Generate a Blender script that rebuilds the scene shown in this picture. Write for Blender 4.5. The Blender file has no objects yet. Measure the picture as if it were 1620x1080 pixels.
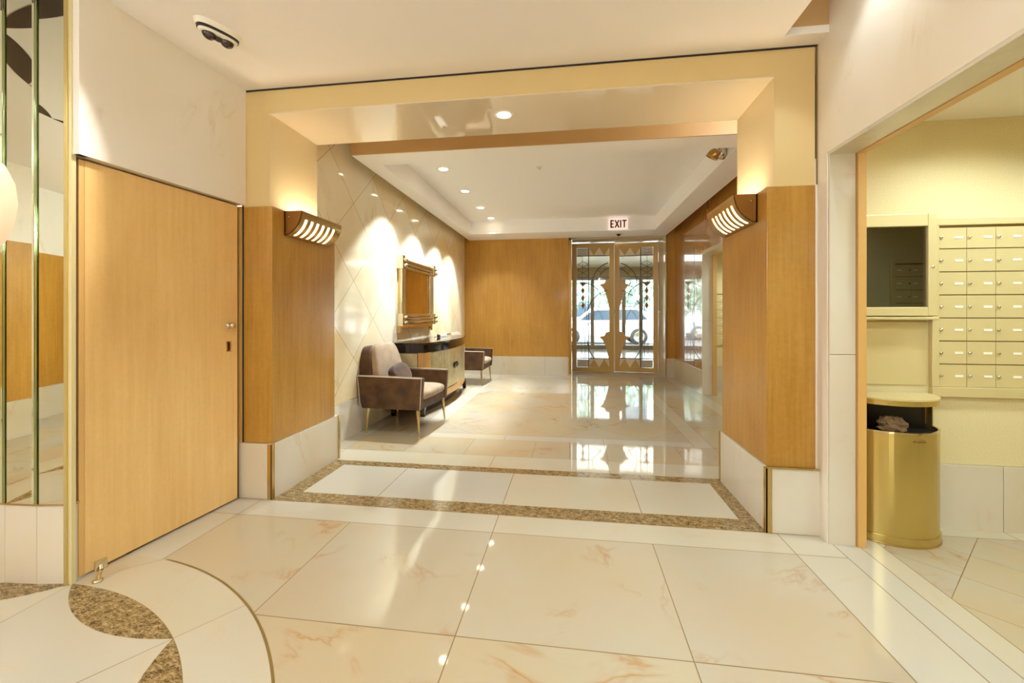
import bpy, math, random
from mathutils import Vector, Matrix, Euler
R_ = math.radians
random.seed(7)
S = bpy.context.scene
C = S.collection

# ---------------------------------------------------------------- camera
YAW = math.atan2(94, 672.0)
cam_d = bpy.data.cameras.new('camera')
cam = bpy.data.objects.new('camera', cam_d)
C.objects.link(cam)
cam.location = (0, 0, 1.2)
cam.rotation_euler = (R_(90), 0, YAW)
cam_d.sensor_width = 36
cam_d.lens = 672 / 1620 * 36
cam_d.shift_y = -43 / 1620
cam_d.clip_start = 0.02
cam_d.clip_end = 300
S.camera = cam

# ---------------------------------------------------------------- view, world, sun
S.view_settings.view_transform = 'Standard'
S.view_settings.look = 'None'
S.view_settings.gamma = 1
S.view_settings.use_curve_mapping = False
S.view_settings.exposure = 0.62
S.cycles.max_bounces = 12
S.cycles.diffuse_bounces = 7
S.cycles.glossy_bounces = 6
S.cycles.transmission_bounces = 8
S.cycles.transparent_max_bounces = 10
S.cycles.caustics_reflective = False
S.cycles.caustics_refractive = False
S.cycles.sample_clamp_indirect = 6
S.cycles.use_denoising = True
W = bpy.data.worlds.new('sky')
S.world = W
W.use_nodes = True
wn = W.node_tree.nodes
bg = wn['Background']
bg.inputs[0].default_value = (0.80, 0.90, 1.0, 1)
bg.inputs[1].default_value = 12

def light(kind, loc, energy, color, parent=None, **kw):
    d = bpy.data.lights.new('light', kind)
    d.energy = energy
    d.color = color
    o = bpy.data.objects.new('light', d)
    C.objects.link(o)
    o.location = loc
    rot = kw.pop('rot', None)
    if rot: o.rotation_euler = rot
    for k, v in kw.items(): setattr(d, k, v)
    if parent: o.parent = parent
    return o

sun = light('SUN', (0, 30, 20), 14.0, (1, .96, .9), rot=(R_(38), 0, R_(-130)), angle=R_(1))

WARM = (.83, .98, 1.10)
MAILC = (.83, 1.0, 1.0)

# ---------------------------------------------------------------- helpers
def srgb(r, g, b):
    f = lambda c: ((c / 255 + .055) / 1.055) ** 2.4 if c > 10 else c / 255 / 12.92
    return (f(r), f(g), f(b), 1)

MATS = {}
def mat(name, col, rough=.5, metal=0, ior=1.5, coat=0, coat_r=.05, emit=None, es=0, spec=None):
    m = bpy.data.materials.new(name)
    m.use_nodes = True
    b = m.node_tree.nodes['Principled BSDF']
    b.inputs['Base Color'].default_value = col
    b.inputs['Roughness'].default_value = rough
    b.inputs['Metallic'].default_value = metal
    b.inputs['IOR'].default_value = ior
    b.inputs['Coat Weight'].default_value = coat
    b.inputs['Coat Roughness'].default_value = coat_r
    if emit:
        b.inputs['Emission Color'].default_value = emit
        b.inputs['Emission Strength'].default_value = es
    MATS[name] = m
    return m

class N:
    """small node-graph helper"""
    def __init__(s, m):
        s.t = m.node_tree; s.b = s.t.nodes['Principled BSDF']
    def n(s, kind, **kw):
        x = s.t.nodes.new(kind)
        for k, v in kw.items():
            if k.startswith('i_'):
                x.inputs[int(k[2:])].default_value = v
            else: setattr(x, k, v)
        return x
    def l(s, a, b): s.t.links.new(a, b)
    def math(s, op, a, b=None, c=None):
        x = s.n('ShaderNodeMath', operation=op)
        for i, v in enumerate((a, b, c)):
            if v is None: continue
            if isinstance(v, (int, float)): x.inputs[i].default_value = v
            else: s.l(v, x.inputs[i])
        return x.outputs[0]
    def mix(s, f, a, b):
        x = s.n('ShaderNodeMix', data_type='RGBA')
        for sock, v in ((x.inputs[0], f), (x.inputs[6], a), (x.inputs[7], b)):
            if isinstance(v, (int, float, tuple)): sock.default_value = v
            else: s.l(v, sock)
        return x.outputs[2]
    def ramp(s, f, stops):
        x = s.n('ShaderNodeValToRGB')
        el = x.color_ramp.elements
        el[0].position, el[0].color = stops[0]
        el[1].position, el[1].color = stops[-1]
        for p, c in stops[1:-1]:
            e = el.new(p); e.color = c
        s.l(f, x.inputs[0])
        return x.outputs[0]

def marble(name, base, tint, vein, rough=.08, ior=1.5, scale=1.0, vein_amt=.6, joints=None, use_tile=False, bump=0, seed=0):
    m = mat(name, base, rough, ior=ior)
    g = N(m)
    geo = g.n('ShaderNodeNewGeometry')
    pos = geo.outputs['Position']
    off = g.n('ShaderNodeVectorMath', operation='ADD')
    off.inputs[1].default_value = (seed, seed * 1.7, seed * .3)
    g.l(pos, off.inputs[0]); vec = off.outputs[0]
    joint_mask = None; cell = None
    if joints == 'diamond':
        sp = g.n('ShaderNodeSeparateXYZ'); g.l(pos, sp.inputs[0])
        a = g.math('DIVIDE', g.math('SUBTRACT', sp.outputs[1], 4.40), .834)
        b = g.math('DIVIDE', g.math('SUBTRACT', sp.outputs[2], 2.69), .77)
        u = g.math('ADD', a, b); v = g.math('SUBTRACT', a, b)
        cell = g.n('ShaderNodeCombineXYZ')
        g.l(g.math('FLOOR', u), cell.inputs[0]); g.l(g.math('FLOOR', v), cell.inputs[1])
        def near(q):
            f = g.math('FRACT', q)
            d = g.math('MINIMUM', f, g.math('SUBTRACT', 1.0, f))
            return g.math('LESS_THAN', d, .0042)
        joint_mask = g.math('MAXIMUM', near(u), near(v))
        cellv = cell.outputs[0]
        lowz = g.math('LESS_THAN', sp.outputs[2], .40)
    elif use_tile:
        at = g.n('ShaderNodeAttribute', attribute_name='tile')
        cb = g.n('ShaderNodeCombineXYZ'); g.l(at.outputs['Fac'], cb.inputs[0])
        cellv = cb.outputs[0]
    rnd = None
    if joints or use_tile:
        wn_ = g.n('ShaderNodeTexWhiteNoise', noise_dimensions='3D')
        g.l(cellv, wn_.inputs['Vector'])
        sc = g.n('ShaderNodeVectorMath', operation='SCALE'); sc.inputs['Scale'].default_value = 37
        g.l(wn_.outputs['Color'], sc.inputs[0])
        ad = g.n('ShaderNodeVectorMath', operation='ADD'); g.l(vec, ad.inputs[0]); g.l(sc.outputs[0], ad.inputs[1])
        vec = ad.outputs[0]; rnd = wn_.outputs['Value']
    mp = g.n('ShaderNodeMapping'); mp.inputs['Rotation'].default_value = (.5, .3, .6)
    mp.inputs['Scale'].default_value = (scale, scale * 1.0, scale * .55)
    g.l(vec, mp.inputs['Vector'])
    n1 = g.n('ShaderNodeTexNoise'); n1.inputs['Scale'].default_value = 1.3; n1.inputs['Detail'].default_value = 5
    n1.inputs['Roughness'].default_value = .62; n1.inputs['Distortion'].default_value = 1.2
    g.l(mp.outputs[0], n1.inputs['Vector'])
    n2 = g.n('ShaderNodeTexNoise'); n2.inputs['Scale'].default_value = 1.1; n2.inputs['Detail'].default_value = 3
    g.l(mp.outputs[0], n2.inputs['Vector'])
    cloud = g.ramp(n2.outputs[0], [(.35, (0, 0, 0, 1)), (.72, (1, 1, 1, 1))])
    c = g.mix(cloud, base, tint)
    rid = g.math('ABSOLUTE', g.math('SUBTRACT', n1.outputs[0], .5))
    vm = g.ramp(rid, [(0, (1, 1, 1, 1)), (.012, (.35, .35, .35, 1)), (.04, (0, 0, 0, 1))])
    n3 = g.n('ShaderNodeTexNoise'); n3.inputs['Scale'].default_value = 2.3
    g.l(vec, n3.inputs['Vector'])
    gate = g.ramp(n3.outputs[0], [(.50, (0, 0, 0, 1)), (.66, (1, 1, 1, 1))])
    v_ = g.math('MULTIPLY', g.math('MULTIPLY', vm, gate), vein_amt)
    c = g.mix(v_, c, vein)
    if rnd is not None:
        hv = g.n('ShaderNodeHueSaturation'); g.l(c, hv.inputs['Color'])
        g.l(g.math('ADD', g.math('MULTIPLY', rnd, .07), .965), hv.inputs['Value'])
        g.l(g.math('ADD', g.math('MULTIPLY', rnd, .35), .85), hv.inputs['Saturation'])
        c = hv.outputs[0]
    if joint_mask is not None:
        c = g.mix(g.math('MULTIPLY', joint_mask, .75), c, srgb(120, 96, 50))
    g.l(c, g.b.inputs['Base Color'])
    return m

def wood(name, base, dark, rough=.3, coat=.3, coat_r=.12, seed=0, axis=2):
    m = mat(name, base, rough, coat=coat, coat_r=coat_r)
    g = N(m)
    geo = g.n('ShaderNodeNewGeometry')
    mp = g.n('ShaderNodeMapping')
    sc = [26, 26, 26]; sc[axis] = 1.1
    mp.inputs['Scale'].default_value = sc; mp.inputs['Location'].default_value = (seed, seed, seed)
    g.l(geo.outputs['Position'], mp.inputs['Vector'])
    n1 = g.n('ShaderNodeTexNoise'); n1.inputs['Scale'].default_value = 1.6; n1.inputs['Detail'].default_value = 6; n1.inputs['Roughness'].default_value = .6
    g.l(mp.outputs[0], n1.inputs['Vector'])
    mp2 = g.n('ShaderNodeMapping'); sc2 = [2.2, 2.2, 2.2]; sc2[axis] = .9
    mp2.inputs['Scale'].default_value = sc2; mp2.inputs['Location'].default_value = (seed * 3, seed, 0)
    g.l(geo.outputs['Position'], mp2.inputs['Vector'])
    n2 = g.n('ShaderNodeTexNoise'); n2.inputs['Scale'].default_value = 1.5; n2.inputs['Detail'].default_value = 3; n2.inputs['Distortion'].default_value = .8
    g.l(mp2.outputs[0], n2.inputs['Vector'])
    n3 = g.n('ShaderNodeTexNoise'); n3.inputs['Scale'].default_value = 45; n3.inputs['Detail'].default_value = 2
    g.l(geo.outputs['Position'], n3.inputs['Vector'])
    f = g.math('ADD', g.math('MULTIPLY', n1.outputs[0], .55), g.math('MULTIPLY', n2.outputs[0], .45))
    f = g.math('ADD', f, g.math('MULTIPLY', g.math('SUBTRACT', n3.outputs[0], .5), .18))
    c = g.ramp(f, [(.30, dark), (.70, base)])
    g.l(c, g.b.inputs['Base Color'])
    return m

def granite(name):
    m = mat(name, srgb(160, 130, 80), .12, ior=1.5)
    g = N(m)
    geo = g.n('ShaderNodeNewGeometry')
    mp = g.n('ShaderNodeMapping'); mp.inputs['Scale'].default_value = (1, 1.7, 1); mp.inputs['Rotation'].default_value = (0, 0, .6)
    g.l(geo.outputs['Position'], mp.inputs['Vector'])
    n = g.n('ShaderNodeTexNoise'); n.inputs['Scale'].default_value = 85; n.inputs['Detail'].default_value = 5; n.inputs['Roughness'].default_value = .75
    n.inputs['Distortion'].default_value = .6
    g.l(mp.outputs[0], n.inputs['Vector'])
    n2 = g.n('ShaderNodeTexNoise'); n2.inputs['Scale'].default_value = 26; n2.inputs['Detail'].default_value = 3
    g.l(mp.outputs[0], n2.inputs['Vector'])
    f = g.math('ADD', g.math('MULTIPLY', n.outputs[0], .7), g.math('MULTIPLY', n2.outputs[0], .3))
    c = g.ramp(f, [(.40, srgb(56, 40, 22)), (.46, srgb(118, 94, 56)), (.52, srgb(146, 121, 78)), (.60, srgb(180, 154, 112))])
    g.l(c, g.b.inputs['Base Color'])
    return m

def noisy(name, a, b, scale, rough=.8, metal=0, bump=0, stretch=None, **kw):
    m = mat(name, a, rough, metal, **kw)
    g = N(m)
    tc = g.n('ShaderNodeTexCoord')
    mp = g.n('ShaderNodeMapping')
    if stretch: mp.inputs['Scale'].default_value = stretch
    g.l(tc.outputs['Object'], mp.inputs['Vector'])
    n = g.n('ShaderNodeTexNoise'); n.inputs['Scale'].default_value = scale; n.inputs['Detail'].default_value = 4
    g.l(mp.outputs[0], n.inputs['Vector'])
    g.l(g.ramp(n.outputs[0], [(.35, a), (.65, b)]), g.b.inputs['Base Color'])
    if bump:
        bp = g.n('ShaderNodeBump'); bp.inputs['Strength'].default_value = bump; bp.inputs['Distance'].default_value = .002
        g.l(n.outputs[0], bp.inputs['Height']); g.l(bp.outputs[0], g.b.inputs['Normal'])
    return m

FLOOR_M = marble('marble_floor', srgb(182, 170, 146), srgb(184, 164, 132), srgb(168, 116, 58), rough=.045, ior=1.6, use_tile=True, vein_amt=.65, scale=1.1)
FLOOR_W = marble('marble_floor_white', srgb(190, 181, 161), srgb(188, 176, 152), srgb(200, 160, 110), rough=.05, ior=1.55, use_tile=True, vein_amt=.25)
WALL_DIA = marble('marble_wall_diamond', srgb(232, 220, 190), srgb(226, 204, 160), srgb(196, 156, 92), rough=.07, joints='diamond', vein_amt=.45, scale=1.3)
WALL_MAR = marble('marble_wall', srgb(236, 230, 218), srgb(226, 212, 188), srgb(206, 182, 146), rough=.22, vein_amt=.4, scale=.9, seed=3)
BASE_MAR = marble('marble_base', srgb(212, 205, 188), srgb(206, 190, 160), srgb(196, 150, 96), rough=.12, vein_amt=.35, scale=1.5, seed=9)
GRANITE = granite('granite_gold')
WOOD = wood('anigre_wood', srgb(190, 144, 66), srgb(158, 109, 34))
WOOD_D = wood('anigre_wood_door', srgb(232, 194, 128), srgb(216, 174, 104), seed=5, rough=.38, coat=.15)
WOOD_G = wood('anigre_wood_gloss', srgb(184, 130, 56), srgb(160, 104, 34), rough=.25, coat=1.0, coat_r=.03, seed=11)
WOOD_F = wood('anigre_wood_far', srgb(200, 150, 62), srgb(168, 116, 34), rough=.5, coat=.08, seed=2)
STRIPW = mat('wood_edge_strip', srgb(212, 168, 100), .4)
GROUT = mat('grout', srgb(128, 102, 58), .8)
CEIL = mat('ceiling_paint', srgb(240, 234, 226), .7)
CEIL_GLOSS = mat('ceiling_lacquer', srgb(222, 206, 176), .03, ior=1.9)
CREAM = mat('cream_lacquer', srgb(218, 198, 154), .45)
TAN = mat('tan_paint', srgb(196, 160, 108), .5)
BRASS = mat('brass', srgb(206, 178, 120), .24, 1)
BRASS_P = mat('polished_brass', srgb(216, 204, 172), .16, 1)
BRONZE = noisy('brushed_bronze', srgb(196, 158, 92), srgb(176, 134, 70), 60, rough=.32, metal=1, stretch=(1, 14, 1))
BRONZE_D = mat('dark_bronze', srgb(138, 88, 24), .45, .6)
CHAMP = mat('champagne_paint', srgb(216, 200, 148), .42, .25)
CHAMP_D = mat('champagne_shadow_gap', srgb(150, 120, 60), .5)
MAILWALL = noisy('mailroom_wallcovering', srgb(222, 208, 162), srgb(215, 199, 150), 130, rough=.7, bump=.1)
BIN_M = mat('satin_gold', srgb(206, 184, 112), .24, .85)
DARK = mat('black', srgb(22, 14, 12), .4)
BLACKG = mat('black_lacquer', srgb(20, 10, 8), .06, ior=1.6)
LEAD = mat('lead_came', srgb(60, 62, 56), .5, .3)
CHROME = mat('chrome', srgb(225, 215, 200), .08, 1)
GOLDW = mat('gold_painted_wood', srgb(206, 170, 100), .35)
VELVET = noisy('brown_velvet', srgb(66, 42, 18), srgb(94, 63, 32), 7, rough=.85)
VELVET_L = noisy('taupe_velvet', srgb(150, 124, 92), srgb(170, 144, 112), 8, rough=.85)
for m_ in (VELVET, VELVET_L):
    m_.node_tree.nodes['Principled BSDF'].inputs['Sheen Weight'].default_value = .2
    m_.node_tree.nodes['Principled BSDF'].inputs['Sheen Roughness'].default_value = .35
PIPING = mat('piping', srgb(196, 176, 150), .8)
MIRROR = mat('mirror_silver', srgb(232, 236, 220), .005, 1)
MIRROR_B = mat('mirror_bronze', srgb(206, 176, 120), .03, 1)
GLASSROD = mat('mirror_bevel', srgb(222, 226, 200), .03, 1)
RODM = mat('green_glass_edge', srgb(150, 158, 108), .06, .9)
SMOKE = mat('smoked_lens', srgb(52, 34, 26), .08, ior=1.6)
LAMP = mat('lamp_glow', srgb(255, 246, 226), .5, emit=(1, .86, .62, 1), es=14)
LAMP_T = mat('lamp_tube', srgb(255, 244, 220), .5, emit=(1, .84, .58, 1), es=7)
SHADE = mat('alabaster_shade', srgb(236, 200, 160), .5, emit=(1, .78, .55, 1), es=.3)
WHITE = mat('white_plastic', srgb(236, 228, 208), .4)
PLATE = mat('white_label', srgb(248, 244, 230), .4)
SIGNF = mat('exit_sign_face', srgb(246, 228, 214), .5, emit=(1, .86, .80, 1), es=.35)
RED = mat('exit_sign_red', srgb(120, 22, 14), .5)
BROWNP = mat('dark_brown_petal', srgb(42, 22, 10), .5)
BAGM = mat('bag_plastic', srgb(40, 34, 30), .35)
PAPER = mat('crumpled_paper', srgb(140, 112, 78), .8)

def glass_mat(name, tint=(1, 1, 1, 1), rough=0.0, ior=1.5):
    m = bpy.data.materials.new(name); m.use_nodes = True
    t = m.node_tree; t.nodes.clear()
    out = t.nodes.new('ShaderNodeOutputMaterial')
    tr = t.nodes.new('ShaderNodeBsdfTransparent'); tr.inputs[0].default_value = tint
    gl = t.nodes.new('ShaderNodeBsdfGlossy'); gl.inputs['Roughness'].default_value = rough
    fr = t.nodes.new('ShaderNodeFresnel'); fr.inputs[0].default_value = ior
    mx = t.nodes.new('ShaderNodeMixShader')
    t.links.new(fr.outputs[0], mx.inputs[0]); t.links.new(tr.outputs[0], mx.inputs[1]); t.links.new(gl.outputs[0], mx.inputs[2])
    t.links.new(mx.outputs[0], out.inputs[0])
    return m
GLASS = glass_mat('clear_glass', (.96, .98, .97, 1))
GLASS_D = glass_mat('smoked_glass', (.8, .68, .5, 1), ior=2.4)

class MB:
    def __init__(s): s.v = []; s.f = []; s.m = []; s.mats = []; s.sm = []; s.tile = []
    def mi(s, m):
        if m not in s.mats: s.mats.append(m)
        return s.mats.index(m)
    def add(s, vs, fs, m, smooth=False, tile=0.0):
        o = len(s.v); s.v += [tuple(v) for v in vs]; k = s.mi(m)
        for f in fs:
            s.f.append([i + o for i in f]); s.m.append(k); s.sm.append(smooth); s.tile.append(tile)
        return s
    def box(s, x0, x1, y0, y1, z0, z1, m):
        vs = [(x, y, z) for z in (z0, z1) for (x, y) in ((x0, y0), (x1, y0), (x1, y1), (x0, y1))]
        return s.add(vs, [(3, 2, 1, 0), (4, 5, 6, 7), (0, 1, 5, 4), (1, 2, 6, 5), (2, 3, 7, 6), (3, 0, 4, 7)], m)
    def prism(s, poly, a, b, m, axis='z', smooth=False):
        """poly in the plane, extruded from a to b along axis. axis z: (x,y); x: (y,z); y: (x,z)"""
        n = len(poly)
        def P(p, h): return {'z': (p[0], p[1], h), 'x': (h, p[0], p[1]), 'y': (p[0], h, p[1])}[axis]
        vs = [P(p, a) for p in poly] + [P(p, b) for p in poly]
        area = sum(poly[i][0] * poly[(i + 1) % n][1] - poly[(i + 1) % n][0] * poly[i][1] for i in range(n))
        flip = (area < 0) != (axis == 'y')
        if b < a: flip = not flip
        caps = [list(range(n))[::-1], list(range(n, 2 * n))]
        side = [[i, (i + 1) % n, n + (i + 1) % n, n + i] for i in range(n)]
        if flip: caps = [c[::-1] for c in caps]; side = [c[::-1] for c in side]
        s.add(vs, caps, m); 
        o = len(s.v) - 2 * n; k = s.mi(m)
        for f in side: s.f.append([i + o for i in f]); s.m.append(k); s.sm.append(smooth); s.tile.append(0)
        return s
    def poly(s, pts, z, m, tile=0.0):
        n = len(pts)
        area = sum(pts[i][0] * pts[(i + 1) % n][1] - pts[(i + 1) % n][0] * pts[i][1] for i in range(n))
        if area < 0: pts = pts[::-1]
        return s.add([(p[0], p[1], z) for p in pts], [list(range(n))], m, tile=tile)
    def tube(s, p0, p1, r0, m, r1=None, seg=12, caps=True, smooth=True):
        r1 = r0 if r1 is None else r1
        p0, p1 = Vector(p0), Vector(p1); d = (p1 - p0).normalized()
        a = d.orthogonal().normalized(); b = d.cross(a)
        vs = []
        for p, r in ((p0, r0), (p1, r1)):
            for i in range(seg):
                t = 2 * math.pi * i / seg
                vs.append(p + a * math.cos(t) * r + b * math.sin(t) * r)
        fs = [(i, (i + 1) % seg, seg + (i + 1) % seg, seg + i) for i in range(seg)]
        s.add(vs, fs, m, smooth)
        if caps:
            s.add(vs, [list(range(seg))[::-1], list(range(seg, 2 * seg))], m)
        return s
    def path(s, pts, r, m, seg=6):
        for a, b in zip(pts[:-1], pts[1:]): s.tube(a, b, r, m, seg=seg, caps=True)
        return s
    def lathe(s, prof, c, m, axis='z', seg=28, smooth=True, arc=2 * math.pi):
        """prof: (radius, height) list"""
        vs = []; n = len(prof); full = abs(arc - 2 * math.pi) < 1e-6
        k = seg if full else seg + 1
        for i in range(k):
            t = arc * i / seg
            for r, h in prof:
                x, y = r * math.cos(t), r * math.sin(t)
                q = {'z': (x, y, h), 'x': (h, x, y), 'y': (y, h, x)}[axis]
                vs.append((c[0] + q[0], c[1] + q[1], c[2] + q[2]))
        fs = []
        for i in range(seg):
            j = (i + 1) % k
            for q in range(n - 1):
                fs.append((i * n + q, j * n + q, j * n + q + 1, i * n + q + 1))
        return s.add(vs, fs, m, smooth)
    def sphere(s, c, r, m, sx=1, sy=1, sz=1, seg=20, rings=12):
        prof = [(r * math.sin(math.pi * i / rings), -r * math.cos(math.pi * i / rings)) for i in range(rings + 1)]
        o = len(s.v)
        s.lathe(prof, (0, 0, 0), m, seg=seg)
        for i in range(o, len(s.v)):
            v = s.v[i]; s.v[i] = (c[0] + v[0] * sx, c[1] + v[1] * sy, c[2] + v[2] * sz)
        return s
    def cushion(s, c, size, m, n=14, pw=.32, puff=1.0):
        """rounded pillow box: superellipsoid"""
        a, b, h = size[0] / 2, size[1] / 2, size[2] / 2
        def sg(v, p): return math.copysign(abs(v) ** p, v)
        vs = []; K = n * 2
        for i in range(n + 1):
            ph = -math.pi / 2 + math.pi * i / n
            for j in range(K):
                th = 2 * math.pi * j / K
                x = a * sg(math.cos(ph), .55 * puff) * sg(math.cos(th), pw)
                y = b * sg(math.cos(ph), .55 * puff) * sg(math.sin(th), pw)
                z = h * sg(math.sin(ph), .75)
                vs.append((c[0] + x, c[1] + y, c[2] + z))
        fs = [(i * K + j, i * K + (j + 1) % K, (i + 1) * K + (j + 1) % K, (i + 1) * K + j) for i in range(n) for j in range(K)]
        return s.add(vs, fs, m, True)
    def xf(s, M):
        s.v = [tuple(M @ Vector(v)) for v in s.v]; return s
    def build(s, name, parent=None, bevel=0, seg=2, subsurf=0, loc=None):
        me = bpy.data.meshes.new(name)
        me.from_pydata(s.v, [], s.f)
        for m in s.mats: me.materials.append(m)
        me.polygons.foreach_set('material_index', s.m)
        me.polygons.foreach_set('use_smooth', s.sm)
        at = me.attributes.new('tile', 'FLOAT', 'FACE')
        at.data.foreach_set('value', s.tile)
        me.validate(); me.update()
        o = bpy.data.objects.new(name, me); C.objects.link(o)
        if loc: o.location = loc
        if parent: o.parent = parent
        if bevel:
            b = o.modifiers.new('bevel', 'BEVEL'); b.width = bevel; b.segments = seg; b.limit_method = 'ANGLE'; b.angle_limit = R_(40)
        if subsurf:
            b = o.modifiers.new('sub', 'SUBSURF'); b.levels = b.render_levels = subsurf
        return o

def thing(name, label, cat, loc=(0, 0, 0), rz=0, group=None):
    o = bpy.data.objects.new(name, None); C.objects.link(o)
    o.location = loc; o.rotation_euler = (0, 0, rz); o.empty_display_size = .1
    return tag(o, label, cat, group)
def tag(o, label, cat, group=None):
    o['label'] = label; o['category'] = cat
    if group: o['group'] = group
    return o
def struct(o, label=None):
    o['kind'] = 'structure'
    if label: o['label'] = label
    return o
def part_label(o, t): o['label'] = t; return o

def clip(poly, x0, x1, y0, y1):
    def cl(P, inside, inter):
        out = []
        for i in range(len(P)):
            a, b = P[i - 1], P[i]
            if inside(b):
                if not inside(a): out.append(inter(a, b))
                out.append(b)
            elif inside(a): out.append(inter(a, b))
        return out
    def ix(x): return lambda a, b: (x, a[1] + (b[1] - a[1]) * (x - a[0]) / (b[0] - a[0]))
    def iy(y): return lambda a, b: (a[0] + (b[0] - a[0]) * (y - a[1]) / (b[1] - a[1]), y)
    for ins, it in ((lambda p: p[0] >= x0, ix(x0)), (lambda p: p[0] <= x1, ix(x1)), (lambda p: p[1] >= y0, iy(y0)), (lambda p: p[1] <= y1, iy(y1))):
        if poly: poly = cl(poly, ins, it)
    return poly

# ---------------------------------------------------------------- FLOOR
fl = MB()
tile_no = [0.0]
def tid(): tile_no[0] += 1.37; return tile_no[0]
fl.box(-5.2, 4.2, -2.6, 9.02, -.12, -.0006, GROUT)
G = .0022
def rect(x0, x1, y0, y1, m=FLOOR_M, g=G, z=0.0):
    fl.poly([(x0 + g, y0 + g), (x1 - g, y0 + g), (x1 - g, y1 - g), (x0 + g, y1 - g)], z, m, tid())
# near lobby
xs = [-1.985, -1.265, -.43, .42, 1.115]
ys = [2.30, 1.54, .78, .02, -.74, -1.5, -2.26]
for i in range(4):
    for j in range(6): rect(xs[i], xs[i + 1], ys[j + 1], ys[j])
for xa, xb in ((-5.1, -4.3), (-4.3, -3.6), (-3.6, -2.8), (-2.8, -1.985)):
    for j in range(6): rect(xa, xb, ys[j + 1], ys[j] if j else 1.75)
rect(-2.2, -1.985, 1.82, 2.30, FLOOR_W)
for xa, xb in ((-2.2, -1.985), (-1.985, -.43), (-.43, 1.115), (1.115, 1.35)): rect(xa, xb, 2.30, 2.505, FLOOR_W)
for j in range(6): rect(1.115, 1.35, ys[j + 1], ys[j], FLOOR_W)
for j in range(3):
    rect(1.35, 1.475, ys[j + 1], ys[j] if j else 2.45, FLOOR_W)
    rect(1.475, 1.59, ys[j + 1], ys[j] if j else 2.70, FLOOR_W)
# mail room lattice
rect(1.59, 2.36, 2.604, 2.70, FLOOR_W); rect(2.36, 3.9, 2.604, 2.70, FLOOR_W)
d = .39
for i in range(-4, 9):
    for j in range(-8, 8):
        cx = 1.965 + (i + (j % 2) * .5) * d; cy = 2.604 + j * d / 2
        p = clip([(cx - d / 2 + G, cy), (cx, cy - d / 2 + G), (cx + d / 2 - G, cy), (cx, cy + d / 2 - G)], 1.59 + G, 3.9, .6, 2.604 - G)
        if len(p) > 2: fl.poly(p, 0, FLOOR_M, tid())
# threshold: granite frame round four white tiles
fl.poly([(-1.93, 2.51), (1.075, 2.51), (1.075, 3.27), (-1.93, 3.27)], -.0002, GRANITE, 5)
xt = [-1.80, -1.265, -.43, .42, .972]
for i in range(4): rect(xt[i], xt[i + 1], 2.645, 3.175, FLOOR_W, z=.0003)
# corridor border
rows = [(3.272, 3.55), (3.55, 4.01)]
for xa, xb in ((-2.155, -1.99), (-1.99, -.64), (-.64, .29), (.29, 1.24), (1.24, 1.95)): rect(xa, xb, 3.272, 3.55, FLOOR_W)
xb_ = [-2.155, -1.99, -1.46, -.92, -.33, -.015, .30, .61, .92, 1.26, 1.75, 1.95]
for a, b in zip(xb_[:-1], xb_[1:]): rect(a, b, 3.55, 4.01)
for a, b in ((-1.40, -.64), (-.64, .30), (.30, 1.10)): rect(a, b, 4.01, 4.17, FLOOR_W)
yy = [4.01, 4.75, 5.5, 6.25, 7.0, 7.72, 8.42]
for a, b in zip(yy[:-1], yy[1:]):
    rect(-2.155, -1.99, a, b, FLOOR_W); rect(-1.99, -1.60, a, b); rect(-1.60, -1.40, a, b, FLOOR_W)
    rect(1.10, 1.26, a, b, FLOOR_W); rect(1.26, 1.75, a, b); rect(1.75, 1.95, a, b, FLOOR_W)
dx, dy = .8333, .80
for i in range(-1, 5):
    for j in range(0, 12):
        cx = -1.40 + (i + .5 * (j % 2)) * dx; cy = 4.17 + j * dy / 2
        gg = G * 1.2
        p = clip([(cx - dx / 2 + gg, cy), (cx, cy - dy / 2 + gg), (cx + dx / 2 - gg, cy), (cx, cy + dy / 2 - gg)], -1.40 + G, 1.10 - G, 4.17 + G, 8.1)
        if len(p) > 2: fl.poly(p, 0, FLOOR_M, tid())
rect(-1.40, 1.10, 8.1, 8.42, FLOOR_W)
rect(-.05, .88, 8.42, 9.0, FLOOR_W); rect(.88, 1.78, 8.42, 9.0, FLOOR_W)
# second mail alcove floor
for a in range(4):
    for b in range(6): rect(1.95 + a * .5, 2.45 + a * .5, 4.3 + b * .5, 4.8 + b * .5)
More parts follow.
